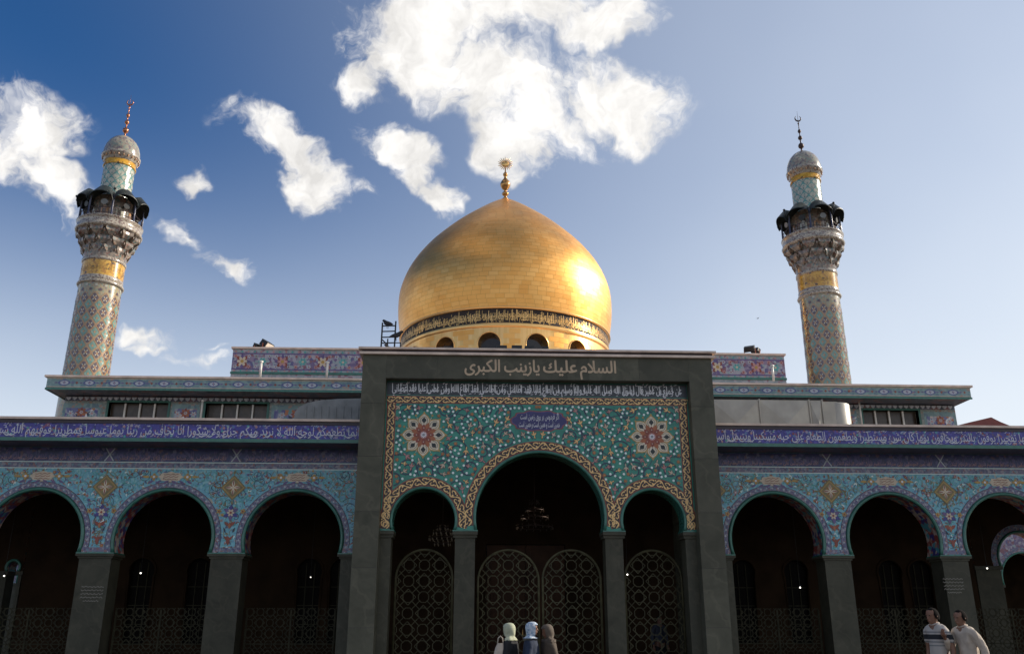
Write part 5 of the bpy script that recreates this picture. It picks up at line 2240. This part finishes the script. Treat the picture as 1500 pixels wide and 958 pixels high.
def chandelier(px, py, Y, R_, label, tiers, mat='crystal'):
    p = at(px, py, Y)
    t = thing('chandelier', label, 'chandelier', 'chandeliers hanging inside the portal', loc=p)
    m = MB()
    m.tube([(0, 0, .1), (0, 0, 7.6 - p.z)], .015, 6)
    m.build('chain', 'dark_bronze', t)
    m = MB()
    for k, (r, z) in enumerate(tiers):
        m.tube([(r * R_ * math.cos(2 * PI * q / 24), r * R_ * math.sin(2 * PI * q / 24), z) for q in range(24)], .018, 5, closed=True)
        for q in range(4):
            a = PI / 2 * q
            m.bar((0, 0, z + .12), (r * R_ * math.cos(a), r * R_ * math.sin(a), z), .015, .015)
    m.build('arms', 'dark_bronze', t)
    m = MB()
    for (r, z) in tiers:
        n = max(6, int(16 * r))
        for q in range(n):
            a = 2 * PI * q / n
            m.lathe([(.001, -.09), (.02, -.05), (.012, 0)], 5, (r * R_ * math.cos(a), r * R_ * math.sin(a), z))
            m.ball((r * R_ * math.cos(a), r * R_ * math.sin(a), z + .06), .016, 6)
    tag(m.build('crystals', mat, t), kind='stuff')


chandelier(648, 788, 28.3, .42, 'crystal chandelier glinting inside the small left arch', [(1.0, 0), (.7, .18), (.4, .32), (.6, -.16)])
chandelier(783, 772, 29.0, .60, 'large dim chandelier hanging behind the great arch', [(1.0, 0), (.75, .3), (.5, .55), (.25, .8)], 'dim_crystal')

# ------------------------------------------------------------------ roof clutter
def duct_right():
    t = thing('air_duct', 'boxy sheet metal air duct with cross creased panels right of the portal', 'air duct')
    Y, zt, zb = 28.5, Z(1150, 586, 28.5), 7.03
    xs = [X(q, 600, Y) for q in (1040, 1113, 1186, 1205)]
    for a, b in zip(xs[:-1], xs[1:]):
        m = MB()
        m.box(a + .01, b - .01, Y, Y + 1.0, zb, zt)
        p = m.build('duct_section', 'duct_metal', t)
        m = MB()
        c = ((a + b) / 2, Y - .16, (zt + zb) / 2)
        q = [(a + .03, Y - .003, zb + .02), (b - .03, Y - .003, zb + .02), (b - .03, Y - .003, zt - .02), (a + .03, Y - .003, zt - .02)]
        for i in range(4):
            m.face([q[i], q[(i + 1) % 4], c])
        m.build('creased_panel', 'duct_metal', p)
        m = MB()
        m.box(b - .02, b + .02, Y - .04, Y + 1.02, zb, zt + .03)
        m.build('flange', 'duct_metal', p)
    m = MB()
    x0, x1 = X(1206, 600, Y), X(1250, 600, Y)
    m.lathe([(.001, zt - zb - .04), (.5, zt - zb - .05), (.52, zt - zb - .08), (.52, 0)], 28, ((x0 + x1) / 2 + .05, Y + .52, zb), a0=-PI / 2 - 1.2, a1=PI / 2, sx=(x1 - x0))
    m.box(x0, (x0 + x1) / 2, Y + .02, Y + .98, zb, zt - .03)
    m.build('rounded_end', 'duct_metal', t)


def duct_left():
    t = thing('ventilation_hood', 'grey rounded ventilation hood left of the portal', 'air duct')
    Y, zb = 28.0, 7.03
    pts = [(430, 612), (432, 603), (438, 596), (450, 590), (470, 586), (495, 584), (540, 583), (540, 612)]
    pl = [(X(a, b, Y), max(zb, Z(a, b, Y))) for a, b in pts]
    pl[0] = (pl[0][0], zb)
    pl[-1] = (pl[-1][0], zb)
    m = MB()
    m.prism(pl, Y, Y + 1.6)
    m.build('hood', 'duct_grey', t)
    m = MB()
    for k in range(9):
        x = pl[1][0] + .35 + k * .24
        zt = Z(470, 586, Y) - .22
        m.bar((x, Y - .012, zb), (x, Y - .012, zt), .05, .02)
    m.build('corrugation', 'duct_grey', t)


duct_right()
duct_left()


def pole(px, y0, y1, Y, label, r=.035):
    p = at(px, y1, Y)
    zb = at(px, y0, Y).z
    t = thing('vent_pipe', label, 'pipe', 'white vent pipes on the roofs', loc=(p.x, Y, zb))
    m = MB()
    m.tube([(0, 0, 0), (0, 0, p.z - zb)], r, 8)
    m.build('pipe', 'white_metal', t)
    m = MB()
    m.lathe([(r * 1.5, p.z - zb - .06), (r * 1.6, p.z - zb), (.01, p.z - zb + .03)], 8)
    m.build('pipe_cap', 'white_metal', t)


pole(297, 617, 586, 31.6, 'white pipe running up between the two left hall windows')
pole(383, 553, 529, 33.0, 'white pipe on the hall roof, the one farther left of the portal', .05)
pole(480, 553, 530, 33.0, 'white pipe on the hall roof closest to the left of the portal', .05)
pole(1131, 558, 535, 33.0, 'white pipe on the hall roof right of the portal', .05)
pole(1258, 622, 585, 31.6, 'white pipe beside the right hall window')


def floodlight(px, py, Y, s, rz, tilt, zb, label, grp, mat='flood_glass', body='terracotta'):
    p = at(px, py, Y)
    t = thing('floodlight', label, 'floodlight', grp, loc=(p.x, Y, zb))
    t.rotation_euler = (0, 0, rz)
    h = p.z - zb
    m = MB()
    m.box(-s * .5, s * .5, -s * .3, s * .3, -s * .25, s * .25)
    m.v = [(x, y * math.cos(tilt) - z * math.sin(tilt), y * math.sin(tilt) + z * math.cos(tilt) + h) for x, y, z in m.v]
    hb = m.build('housing', 'black_metal', t)
    m = MB()
    m.box(-s * .45, s * .45, -s * .32, -s * .301, -s * .2, s * .2)
    m.v = [(x, y * math.cos(tilt) - z * math.sin(tilt), y * math.sin(tilt) + z * math.cos(tilt) + h) for x, y, z in m.v]
    m.build('lens', mat, hb)
    m = MB()
    for sx in (-.55, .55):
        m.bar((s * sx, 0, 0), (s * sx, 0, h), .03, .03, up=(1, 0, 0))
    m.bar((-s * .55, 0, .015), (s * .55, 0, .015), .04, .03)
    m.build('bracket', body, t)


floodlight(391, 505, 34.3, .52, R(70), R(35), 12.05, 'floodlight with white lens on the parapet left of the dome', 'floodlights on the parapet')
floodlight(379, 508, 34.6, .40, R(55), R(25), 12.05, 'smaller dark floodlight beside the white one on the left parapet', 'floodlights on the parapet', 'black_metal')
floodlight(1098, 511, 34.4, .42, R(-30), R(30), 12.05, 'dark floodlight on the parapet right of the dome', 'floodlights on the parapet', 'black_metal')
floodlight(1107, 514, 34.7, .34, R(-50), R(-20), 12.05, 'small dark floodlight at the right of the pair on the right parapet', 'floodlights on the parapet', 'black_metal')
for px, s, lb in ((735, .30, 'flat floodlight on the portal roof left of the middle pair'), (757, .30, 'flat floodlight on the portal roof nearest the centre'), (775, .26, 'flat floodlight on the portal roof right of the middle pair'), (656, .24, 'flat floodlight on the portal roof, leftmost of the row'), (798, .22, 'flat floodlight on the portal roof, rightmost of the row')):
    floodlight(px, 511.5, 24.5, s, 0, R(80), PTOP + .20, lb, 'floodlights on the portal roof', 'flood_glass', 'black_metal')


def scaffold():
    Y = 41.0
    zb = Z(570, 512, Y) - .8
    x = lambda px: X(px, 490, Y)
    z = lambda py: Z(570, py, Y)
    t = thing('roof_ladder', 'dark metal ladder frame standing left of the golden dome', 'ladder', loc=(0, 0, 0))
    m = MB()
    m.bar((x(558.5), Y, 12.0), (x(559.5), Y, z(473)), .07, .07, up=(1, 0, 0))
    m.bar((x(578), Y, 12.0), (x(579), Y, z(470.5)), .07, .07, up=(1, 0, 0))
    m.bar((x(566.5), Y + .6, 12.0), (x(566.5), Y + .6, z(491)), .06, .06, up=(1, 0, 0))
    m.bar((x(585.5), Y + .6, 12.0), (x(585.5), Y + .6, z(496)), .05, .05, up=(1, 0, 0))
    m.build('uprights', 'black_metal', t)
    for py in (478, 486, 494.5, 503, 510):
        m = MB()
        m.bar((x(558.5), Y - .02, z(py)), (x(579), Y - .02, z(py - .8)), .05, .05)
        m.build('rung', 'black_metal', t)
    m = MB()
    for py in (496.5, 504.5):
        m.bar((x(566), Y + .62, z(py)), (x(586), Y + .62, z(py)), .04, .04)
    m.bar((x(559), Y + .3, z(495)), (x(567), Y + .6, z(500)), .05, .05)
    m.build('rear_rails', 'black_metal', t)


scaffold()


def bird(px, py, Y, rz, s, label, fly=False):
    p = at(px, py, Y)
    t = thing('bird', label, 'bird', 'dark birds', loc=p)
    t.rotation_euler = (0, 0, rz)
    m = MB()
    pth = [(-.20, 0, .0), (-.10, 0, .035), (0, 0, .06), (.08, 0, .10), (.13, 0, .16), (.17, 0, .185), (.215, 0, .18)]
    m.tube([(a * s, b, c * s) for a, b, c in pth], [q * s for q in (.012, .05, .075, .07, .045, .042, .006)], 8)
    b = m.build('body', 'bird_dark', t)
    if fly:
        for sg in (-1, 1):
            m = MB()
            m.face([(.06 * s, sg * .03 * s, .08 * s), (.10 * s, sg * .22 * s, .17 * s), (.0, sg * .5 * s, .14 * s), (-.06 * s, sg * .2 * s, .13 * s), (-.08 * s, sg * .03 * s, .07 * s)])
            m.build('wing', 'bird_dark', t)
    else:
        for sg in (-1, 1):
            m = MB()
            m.tube([(0, sg * .03 * s, 0), (.01 * s, sg * .03 * s, -.10 * s)], .008 * s, 4)
            m.build('leg', 'bird_dark', t)


bird(568, 476.8, 41.0, R(150), 1.6, 'dark bird perched on the top rung of the roof ladder')
bird(580, 494.3, 41.0, R(10), 1.7, 'dark bird perched on the right upright of the roof ladder')
bird(570.5, 513.0, 24.3, R(200), .8, 'small dark bird sitting on the left end of the portal coping')
bird(1110, 467, 60, R(30), .45, 'tiny bird flying in the pale sky left of the right minaret', True)


def red_roof():
    t = thing('red_canopy', 'small dark red pitched canopy peeking over the far right coping', 'canopy')
    Y = 36.0
    pl = [(X(1422, 618, Y), Z(1422, 618, Y)), (X(1452, 611, Y), Z(1452, 611, Y)), (X(1466, 618, Y), Z(1466, 618, Y))]
    m = MB()
    m.prism([(pl[0][0] - 1, pl[0][1] - .25), pl[0], pl[1], pl[2], (pl[2][0] + .6, pl[2][1] - .25)], Y, Y + 3.5)
    m.build('roof_sheet', 'red_sheet', t)
    m = MB()
    for x in (pl[0][0] - .7, pl[2][0] + .3):
        for y in (Y + .2, Y + 3.2):
            m.bar((x, y, 0), (x, y, pl[0][1] - .25), .1, .1, up=(1, 0, 0))
    m.build('posts', 'black_metal', t)


red_roof()


# engraved lines on the two outer piers
def engraving(parent, px, py, Y, w):
    c = at(px, py, Y)
    r = random.Random(px)
    for k in range(5):
        o = Orn(wall_warp(Y))
        z = c.z + .20 - k * .095
        hw_ = w / 2 * (1 if k < 4 else .7)
        pts = [(c.x - hw_ + 2 * hw_ * q / 16, z + .016 * math.sin(q * 2.3 + k * 1.7) + r.uniform(-.008, .008)) for q in range(17)]
        o.ribbon(pts, [.012 + .014 * abs(math.sin(q * 1.7)) for q in range(17)], 'engraving_grey', 1)
        o.build('engraved_line', parent)


engraving(wl, 134, 870, WY + .03, .62)
engraving(wr, 1397, 858, WY + .03, .60)

# ------------------------------------------------------------------ people
plain('skin', (0.21, 0.10, 0.06), 0.55, var=0.1, scale=20)
plain('hair', (0.010, 0.008, 0.007), 0.95, spec=0.1)
plain('black_cloth', (0.010, 0.010, 0.012), 0.85, bump=0.3, scale=8)
plain('navy_cloth', (0.018, 0.028, 0.055), 0.85, bump=0.3, scale=8)
plain('brown_cloth', (0.075, 0.055, 0.038), 0.85, bump=0.3, scale=8)
plain('brown_scarf', (0.105, 0.08, 0.06), 0.85, bump=0.2, scale=10)
plain('cream_scarf', (0.42, 0.43, 0.30), 0.8, bump=0.2, scale=10)
plain('white_shirt', (0.50, 0.42, 0.34), 0.85, bump=0.5, scale=9)
plain('dark_trousers', (0.014, 0.013, 0.014), 0.85)
plain('blue_cloth', (0.008, 0.028, 0.07), 0.85)
plain('grey_cloth', (0.05, 0.055, 0.075), 0.85)
plain('eye_dark', (0.01, 0.008, 0.008), 0.2)
mosaic('print_scarf', [(12, (0.34, 0.42, 0.52)), (8, (0.48, 0.54, 0.60)), (5, (0.22, 0.31, 0.42)), (3, (0.62, 0.62, 0.62))], 34.0, rough=0.85)


def striped_mat():
    m, N, L, B = nm('striped_shirt')
    B.inputs['Roughness'].default_value = 0.85
    tc = N.new('ShaderNodeTexCoord')
    sp = N.new('ShaderNodeSeparateXYZ')
    L.new(tc.outputs['Object'], sp.inputs[0])
    r = N.new('ShaderNodeValToRGB')
    r.color_ramp.interpolation = 'CONSTANT'
    W, K, G = (0.44, 0.40, 0.36, 1), (0.015, 0.018, 0.022, 1), (0.20, 0.20, 0.20, 1)
    els = r.color_ramp.elements
    seq = [(0, W), (.46, G), (.49, W), (.55, G), (.585, W), (.63, K), (.755, W), (.80, G), (.83, W)]
    els[0].position, els[0].color = seq[0]
    els[1].position, els[1].color = seq[1]
    for p, c in seq[2:]:
        e = els.new(p)
        e.color = c
    mr = N.new('ShaderNodeMapRange')
    mr.inputs[1].default_value = 0.92
    mr.inputs[2].default_value = 1.50
    L.new(sp.outputs['Z'], mr.inputs[0])
    L.new(mr.outputs[0], r.inputs[0])
    L.new(r.outputs[0], B.inputs['Base Color'])


striped_mat()


def skin_obj(pts, edges, sub=1):
    """pts: [(x, y, z, radius)]; returns mesh grown round the sticks"""
    me = bpy.data.meshes.new('sticks')
    me.from_pydata([p[:3] for p in pts], edges, [])
    o = bpy.data.objects.new('sticks', me)
    C.objects.link(o)
    md = o.modifiers.new('s', 'SKIN')
    md.use_smooth_shade = True
    for i, sv in enumerate(me.skin_vertices[0].data):
        r = pts[i][3]
        sv.radius = (r, r) if not isinstance(r, tuple) else r
        sv.use_root = (i == 0)
    sb = o.modifiers.new('u', 'SUBSURF')
    sb.levels = sub
    sb.render_levels = sub
    dg = bpy.context.evaluated_depsgraph_get()
    out = bpy.data.meshes.new_from_object(o.evaluated_get(dg))
    bpy.data.objects.remove(o, do_unlink=True)
    return out


def fuse(meshes, mb, voxel, smooth=6, crease=0.0, seed_=0.0):
    """join meshes and a mesh-builder into one continuous skin"""
    bm = bmesh.new()
    for me in meshes:
        bm.from_mesh(me)
    if mb is not None:
        tmp = bpy.data.meshes.new('tmp')
        tmp.from_pydata(mb.v, [], mb.f)
        bm.from_mesh(tmp)
    me = bpy.data.meshes.new('fused')
    bm.to_mesh(me)
    bm.free()
    o = bpy.data.objects.new('fused', me)
    C.objects.link(o)
    r = o.modifiers.new('r', 'REMESH')
    r.mode = 'VOXEL'
    r.voxel_size = voxel
    s_ = o.modifiers.new('s', 'SMOOTH')
    s_.factor = .5
    s_.iterations = smooth
    dg = bpy.context.evaluated_depsgraph_get()
    out = bpy.data.meshes.new_from_object(o.evaluated_get(dg))
    bpy.data.objects.remove(o, do_unlink=True)
    if crease:                                           # cloth folds
        import mathutils.noise as mn
        cos = [v.co.copy() for v in out.vertices]
        nrm = [v.normal.copy() for v in out.vertices]
        flat = []
        for p, n_ in zip(cos, nrm):
            k = mn.fractal(Vector((p.x * 9, p.y * 9, p.z * 4.0)) + Vector((seed_, 0, 0)), 1.0, 2.0, 3)
            flat += list(p + n_ * (crease * max(-1.2, min(1.2, k))))
        out.vertices.foreach_set('co', flat)
        out.update()
    out.polygons.foreach_set('use_smooth', [True] * len(out.polygons))
    return out


def mesh_obj(me, name, mat, parent):
    me.name = name
    me.materials.clear()
    me.materials.append(MATS[mat])
    o = bpy.data.objects.new(name, me)
    C.objects.link(o)
    o.parent = parent
    return o


def hand_parts(mb, w, d, side):
    """palm and five bent fingers beyond wrist w along direction d"""
    w, d = Vector(w), Vector(d).normalized()
    up = Vector((0, -1, 0)) if abs(d.y) < .8 else Vector((0, 0, 1))
    s_ = d.cross(up).normalized() * side
    n = s_.cross(d) * side
    mb.tube([w - d * .02, w + d * .03, w + d * .085], [.024, .036, .036], 8)
    for k, (off, l) in enumerate(((-.028, .062), (-.010, .074), (.009, .070), (.027, .054))):
        b = w + d * .08 + s_ * off
        mb.tube([b, b + d * l * .5 - n * .008, b + d * l * .8 - n * .028, b + d * l * .9 - n * .045], [.0105, .010, .009, .007], 6)
    b = w + d * .025 - s_ * .03
    mb.tube([b, b - s_ * .028 + d * .03 - n * .01, b - s_ * .03 + d * .062 - n * .02], [.013, .011, .008], 6)


def head_parts(mb, c, tilt=0.0):
    c = Vector(c)
    b0 = len(mb.v)
    mb.lathe([(.001, -.118), (.035, -.112), (.052, -.09), (.062, -.06), (.070, -.02), (.075, .02), (.077, .05), (.070, .085), (.050, .108), (.001, .118)], 16, (0, .0, 0), sy=1.22)
    for i in range(b0, len(mb.v)):
        x, y, z = mb.v[i]
        if z < -.03:
            y -= .012 * min(1, (-z - .03) / .06)             # jaw forward
        mb.v[i] = (x, y, z)
    mb.tube([(0, -.085, .022), (0, -.102, -.005), (0, -.108, -.022), (0, -.09, -.032)], [.008, .012, .015, .010], 6)      # nose
    mb.tube([(-.022, -.090, -.058), (0, -.097, -.056), (.022, -.090, -.058)], [.007, .010, .007], 6)                      # lips
    mb.tube([(0, -.078, -.10), (0, -.085, -.095)], [.02, .012], 6)
    for s_ in (-1, 1):
        mb.tube([(s_ * .076, .005, .025), (s_ * .084, .018, .005), (s_ * .077, .008, -.03)], [.010, .014, .008], 6)       # ears
        mb.tube([(s_ * .012, -.086, .035), (s_ * .034, -.084, .040), (s_ * .052, -.072, .034)], [.006, .008, .005], 6)    # brows
    ct, st = math.cos(tilt), math.sin(tilt)
    for i in range(b0, len(mb.v)):
        x, y, z = mb.v[i]
        mb.v[i] = (c.x + x, c.y + y * ct + z * st * -1, c.z + z * ct + y * st)


def person(label, x, y, rz, H, top, head_tilt=0.0, arms=None, robe=None, scarf=None, shirt=None, trousers=None, hair=True, grp='visitors in the courtyard', lean=0.0, cape=1.0):
    t = thing('person', label, 'person', grp, loc=(x, y, 0))
    t.rotation_euler = (0, 0, rz)
    k = H / 1.74
    t.scale = (k, k, k)
    arms = arms or {}
    J = [(0, 0, .96, (.15, .11)), (0, 0, 1.12, (.145, .105)), (0, -lean * .5, 1.32, (.165, .115)), (0, -lean, 1.46, (.09, .075)), (0, -lean - .01, 1.54, (.055, .055))]
    E_ = [(0, 1), (1, 2), (2, 3), (3, 4)]
    hc = (0, -lean - .03, 1.62)
    wr = {}
    for s_, nm_ in ((-1, 'r'), (1, 'l')):
        sh = (s_ * (.165 if robe else .185), -lean, 1.39 if robe else 1.42)
        el, wri = arms.get(nm_, ((s_ * .235, .02, 1.14), (s_ * .235, -.06, .90)))
        i = len(J)
        J += [(sh[0], sh[1], sh[2], .062), (*el, .043), (*wri, .027)]
        E_ += [(3, i), (i, i + 1), (i + 1, i + 2)]
        wr[nm_] = (el, wri, s_)
        hip = (s_ * .095, 0, .90)
        i = len(J)
        J += [(*hip, .092), (s_ * .10, -.015, .50, .058), (s_ * .10, .02, .10, .040), (s_ * .11, -.13, .035, .036)]
        E_ += [(0, i), (i, i + 1), (i + 1, i + 2), (i + 2, i + 3)]
    body = skin_obj(J, E_, 1)
    mb = MB()
    head_parts(mb, hc, head_tilt)
    for nm_, (el, wri, s_) in wr.items():
        hand_parts(mb, wri, Vector(wri) - Vector(el), s_)
    bo = mesh_obj(fuse([body], mb, .011, 4), 'body', 'skin', t)
    for s_ in (-1, 1):
        m = MB()
        m.ball((hc[0] + s_ * .03, hc[1] - .083, hc[2] + .018), .010, 8)
        m.build('eye', 'eye_dark', t)
    ct, st = math.cos(head_tilt), math.sin(head_tilt)

    def hp(p):
        return (hc[0] + p[0], hc[1] + p[1] * ct - p[2] * st, hc[2] + p[2] * ct + p[1] * st)
    if hair and not scarf:
        m = MB()
        rows = []
        for i in range(9):
            a = PI * (i / 8) * .62
            row = []
            for j in range(20):
                b = 2 * PI * j / 20
                fr = max(0, min(1, (-math.sin(b) - .15) / .55))
                low = 1.0 - .56 * fr * fr * (3 - 2 * fr)      # hair line above the face
                aa = a * low
                row.append(hp((.090 * math.sin(aa) * math.cos(b), .010 + .112 * math.sin(aa) * math.sin(b), .004 + .132 * math.cos(aa))))
            rows.append(row)
        b0 = len(m.v)
        for row in rows:
            m.v += row
        for i in range(8):
            for j in range(20):
                j2 = (j + 1) % 20
                m.f.append((b0 + i * 20 + j, b0 + (i + 1) * 20 + j, b0 + (i + 1) * 20 + j2, b0 + i * 20 + j2))
                m.m.append(0)
                m.sm.append(True)
        m.build('hair', 'hair', t)
    if shirt:
        JJ = [(0, 0, .86, (.165, .125)), (0, 0, 1.10, (.165, .125)), (0, -lean * .5, 1.32, (.18, .13)), (0, -lean, 1.47, (.10, .085))]
        EE = [(0, 1), (1, 2), (2, 3)]
        for nm_, (el, wri, s_) in wr.items():
            sh = (s_ * .185, -lean, 1.42)
            i = len(JJ)
            f = shirt[1]
            e2 = [el[q] + (wri[q] - el[q]) * f for q in range(3)] if f > 0 else [sh[q] + (el[q] - sh[q]) * (1 + f) for q in range(3)]
            JJ += [(*sh, .078)]
            EE += [(3, i)]
            if f > 0:
                JJ += [(*el, .062), (*e2, .048)]
                EE += [(i, i + 1), (i + 1, i + 2)]
            else:
                JJ += [(*e2, .072)]
                EE += [(i, i + 1)]
        so = mesh_obj(fuse([skin_obj(JJ, EE, 1)], None, .014, 3, .013, x), 'shirt', shirt[0], t)
        m = MB()
        m.tube([(.065 * math.cos(q), -lean + .055 * math.sin(q) - .005, 1.515 + .012 * math.sin(q)) for q in [2 * PI * i / 16 for i in range(16)]], .018, 6, closed=True)
        m.build('collar', shirt[0], so)
    if trousers:
        JJ = [(0, 0, .98, (.155, .118))]
        EE = []
        for s_ in (-1, 1):
            i = len(JJ)
            JJ += [(s_ * .095, 0, .88, .115), (s_ * .10, -.01, .50, .085), (s_ * .10, .02, .09, .072)]
            EE += [(0, i), (i, i + 1), (i + 1, i + 2)]
        mesh_obj(fuse([skin_obj(JJ, EE, 1)], None, .02, 3, .012, x), 'trousers', trousers, t)
    if robe:
        m = MB()
        secs = [(.02, .30, .26), (.35, .27, .235), (.80, .235, .20), (1.05, .215, .17), (1.30, .225, .155), (1.41, .21, .13), (1.48, .13, .10), (1.53, .07, .07)]
        n = 40
        b0 = len(m.v)
        for (z, rx, ry) in secs:
            for j in range(n):
                a = 2 * PI * j / n
                f = 1 + .045 * math.sin(9 * a + z * 2) * max(0, 1 - z / 1.3)
                m.v.append((rx * f * math.cos(a), ry * f * math.sin(a) - lean * min(1, max(0, (z - .9) / .5)), z))
        for i in range(len(secs) - 1):
            for j in range(n):
                j2 = (j + 1) % n
                m.f.append((b0 + i * n + j, b0 + i * n + j2, b0 + (i + 1) * n + j2, b0 + (i + 1) * n + j))
        m.f.append(tuple(b0 + j for j in reversed(range(n))))
        m.f.append(tuple(b0 + (len(secs) - 1) * n + j for j in range(n)))
        for nm_, (el, wri, s_) in wr.items():
            m.tube([(s_ * .16, -lean, 1.385), el, wri], [.075, .075, .07], 10)
        mesh_obj(fuse([], m, .018, 3, .012, x), 'robe', robe, t)
    if scarf:
        m = MB()
        n = 36
        prof = [(0, .142, 1), (.045, .136, 1), (.080, .115, 1), (.102, .078, 1), (.112, .03, 1), (.110, -.02, 1), (.100, -.07, .9), (.092, -.105, .5), (.112, -.118, 0), (.155, -.130, 0), (.205, -.150, 0), (.27, -.178, 0), (.325, -.235, 0), (.345, -.32, 0), (.345, -.41, 0)]
        prof = [(r if z > -.12 else .115 + (r - .115) * cape, z if z > -.13 else -.13 + (z + .13) * (.35 + .65 * cape), q) for r, z, q in prof]
        for up in (0, 1):
            b0 = len(m.v)
            d = .006 * up
            for i, (r, z, _) in enumerate(prof):
                for j in range(n):
                    a = 2 * PI * j / n
                    sy = 1.14 if z > -.11 else .66
                    fold = 1 + (.045 if z < -.05 else .016) * math.sin(7 * a + z * 14) + .03 * math.sin(3 * a + z * 24) * (z < .05)
                    if z < -.2:
                        z += .05 * math.sin(2 * a + .7) + .02 * math.sin(9 * a)
                    p = ((r + d) * fold * math.cos(a), .012 + (r + d) * sy * fold * math.sin(a), z + d)
                    q = hp(p)
                    if z < -.11:
                        q = (hc[0] + p[0], hc[1] + .03 + p[1], hc[2] + p[2])
                    m.v.append(q)
            for i in range(len(prof) - 1):
                for j in range(n):
                    j2 = (j + 1) % n
                    a = 2 * PI * (j + .5) / n
                    zm = (prof[i][1] + prof[i + 1][1]) / 2
                    if math.sin(a) < -.62 and -.115 < zm < .085:      # opening for the face
                        continue
                    f = (b0 + i * n + j, b0 + i * n + j2, b0 + (i + 1) * n + j2, b0 + (i + 1) * n + j)
                    m.f.append(f if not up else tuple(reversed(f)))
                    m.m.append(0)
                    m.sm.append(True)
        m.build('headscarf', scarf, t)
    return t


def stand(px, Y):
    return X(px, 930, Y)


person('woman in a black robe and pale green headscarf, leftmost of three', stand(747, 16.6), 16.6, R(-118), 1.555, 0, robe='black_cloth', scarf='cream_scarf', head_tilt=.10, cape=.28)
person('woman in navy with a light blue patterned headscarf facing right', stand(778, 16.4), 16.4, R(78), 1.575, 0, robe='navy_cloth', scarf='print_scarf', head_tilt=-.05, cape=.45)
person('woman in brown robe and brown headscarf leaning towards the blue scarf', stand(806, 16.5), 16.5, R(-72), 1.53, 0, robe='brown_cloth', scarf='brown_scarf', head_tilt=.22, lean=.04, cape=.35)
person('man in a white polo shirt with dark chest stripes walking left', stand(1374, 14.6), 14.6, R(-72), 1.80, 0, shirt=('striped_shirt', -.25), trousers='dark_trousers', head_tilt=.10, lean=.03,
       arms={'l': ((.25, .02, 1.14), (.24, -.05, .88))})
person('man in a loose white long sleeved shirt raising one hand, rightmost person', stand(1417, 14.3), 14.3, R(-74), 1.765, 0, shirt=('white_shirt', .85), trousers='dark_trousers', head_tilt=.12, lean=.06,
       arms={'r': ((-.22, -.16, 1.16), (-.10, -.36, 1.36)), 'l': ((.235, .07, 1.15), (.23, .03, .90))})
person('dim figure in grey behind the right lattice gate', stand(966, 27.2), 27.2, R(20), 1.75, 0, shirt=('grey_cloth', .9), trousers='dark_trousers', grp='people inside the portal')


def roof_cable(pts, label):
    t = thing('roof_cable', label, 'cable', 'black cables on the roofs')
    m = MB()
    q = []
    for (a, b) in zip(pts[:-1], pts[1:]):
        a, b = Vector(a), Vector(b)
        for k in range(8):
            u = k / 8
            p = a.lerp(b, u)
            p.z -= .10 * (b - a).length / 6 * 4 * u * (1 - u)
            q.append(p)
    q.append(Vector(pts[-1]))
    m.tube(q, .012, 5)
    m.build('cable_run', 'black_metal', t)
    m = MB()
    for p in pts:
        m.box(p[0] - .04, p[0] + .04, p[1] - .03, p[1] + .03, p[2] - .05, p[2] + .02)
    m.build('clips', 'black_metal', t)


roof_cable([(X(390, 510, 34.3), 34.3, 12.07), (X(470, 510, 34.3), 34.3, 12.09), (X(560, 510, 34.3), 34.3, 12.07)], 'thin black cable running along the left parapet coping')
roof_cable([(X(1060, 512, 34.3), 34.3, 12.07), (X(1100, 512, 34.3), 34.3, 12.09), (X(1140, 512, 34.3), 34.3, 12.07)], 'thin black cable running along the right parapet coping')


def shoulder_bag():
    p = Vector((stand(733, 16.45), 16.45, 0))
    t = thing('shoulder_bag', 'white cloth bag held by the woman in black', 'bag', loc=(p.x, p.y, .74))
    m = MB()
    m.lathe([(.001, 0), (.10, .01), (.13, .10), (.125, .28), (.09, .42), (.05, .50)], 16, sy=.5)
    m.build('sack', 'white_shirt', t)
    m = MB()
    m.tube([(-.05, 0, .48), (-.04, 0, .58), (0, 0, .62), (.04, 0, .58), (.05, 0, .48)], .010, 6)
    m.build('strap', 'white_shirt', t)


shoulder_bag()
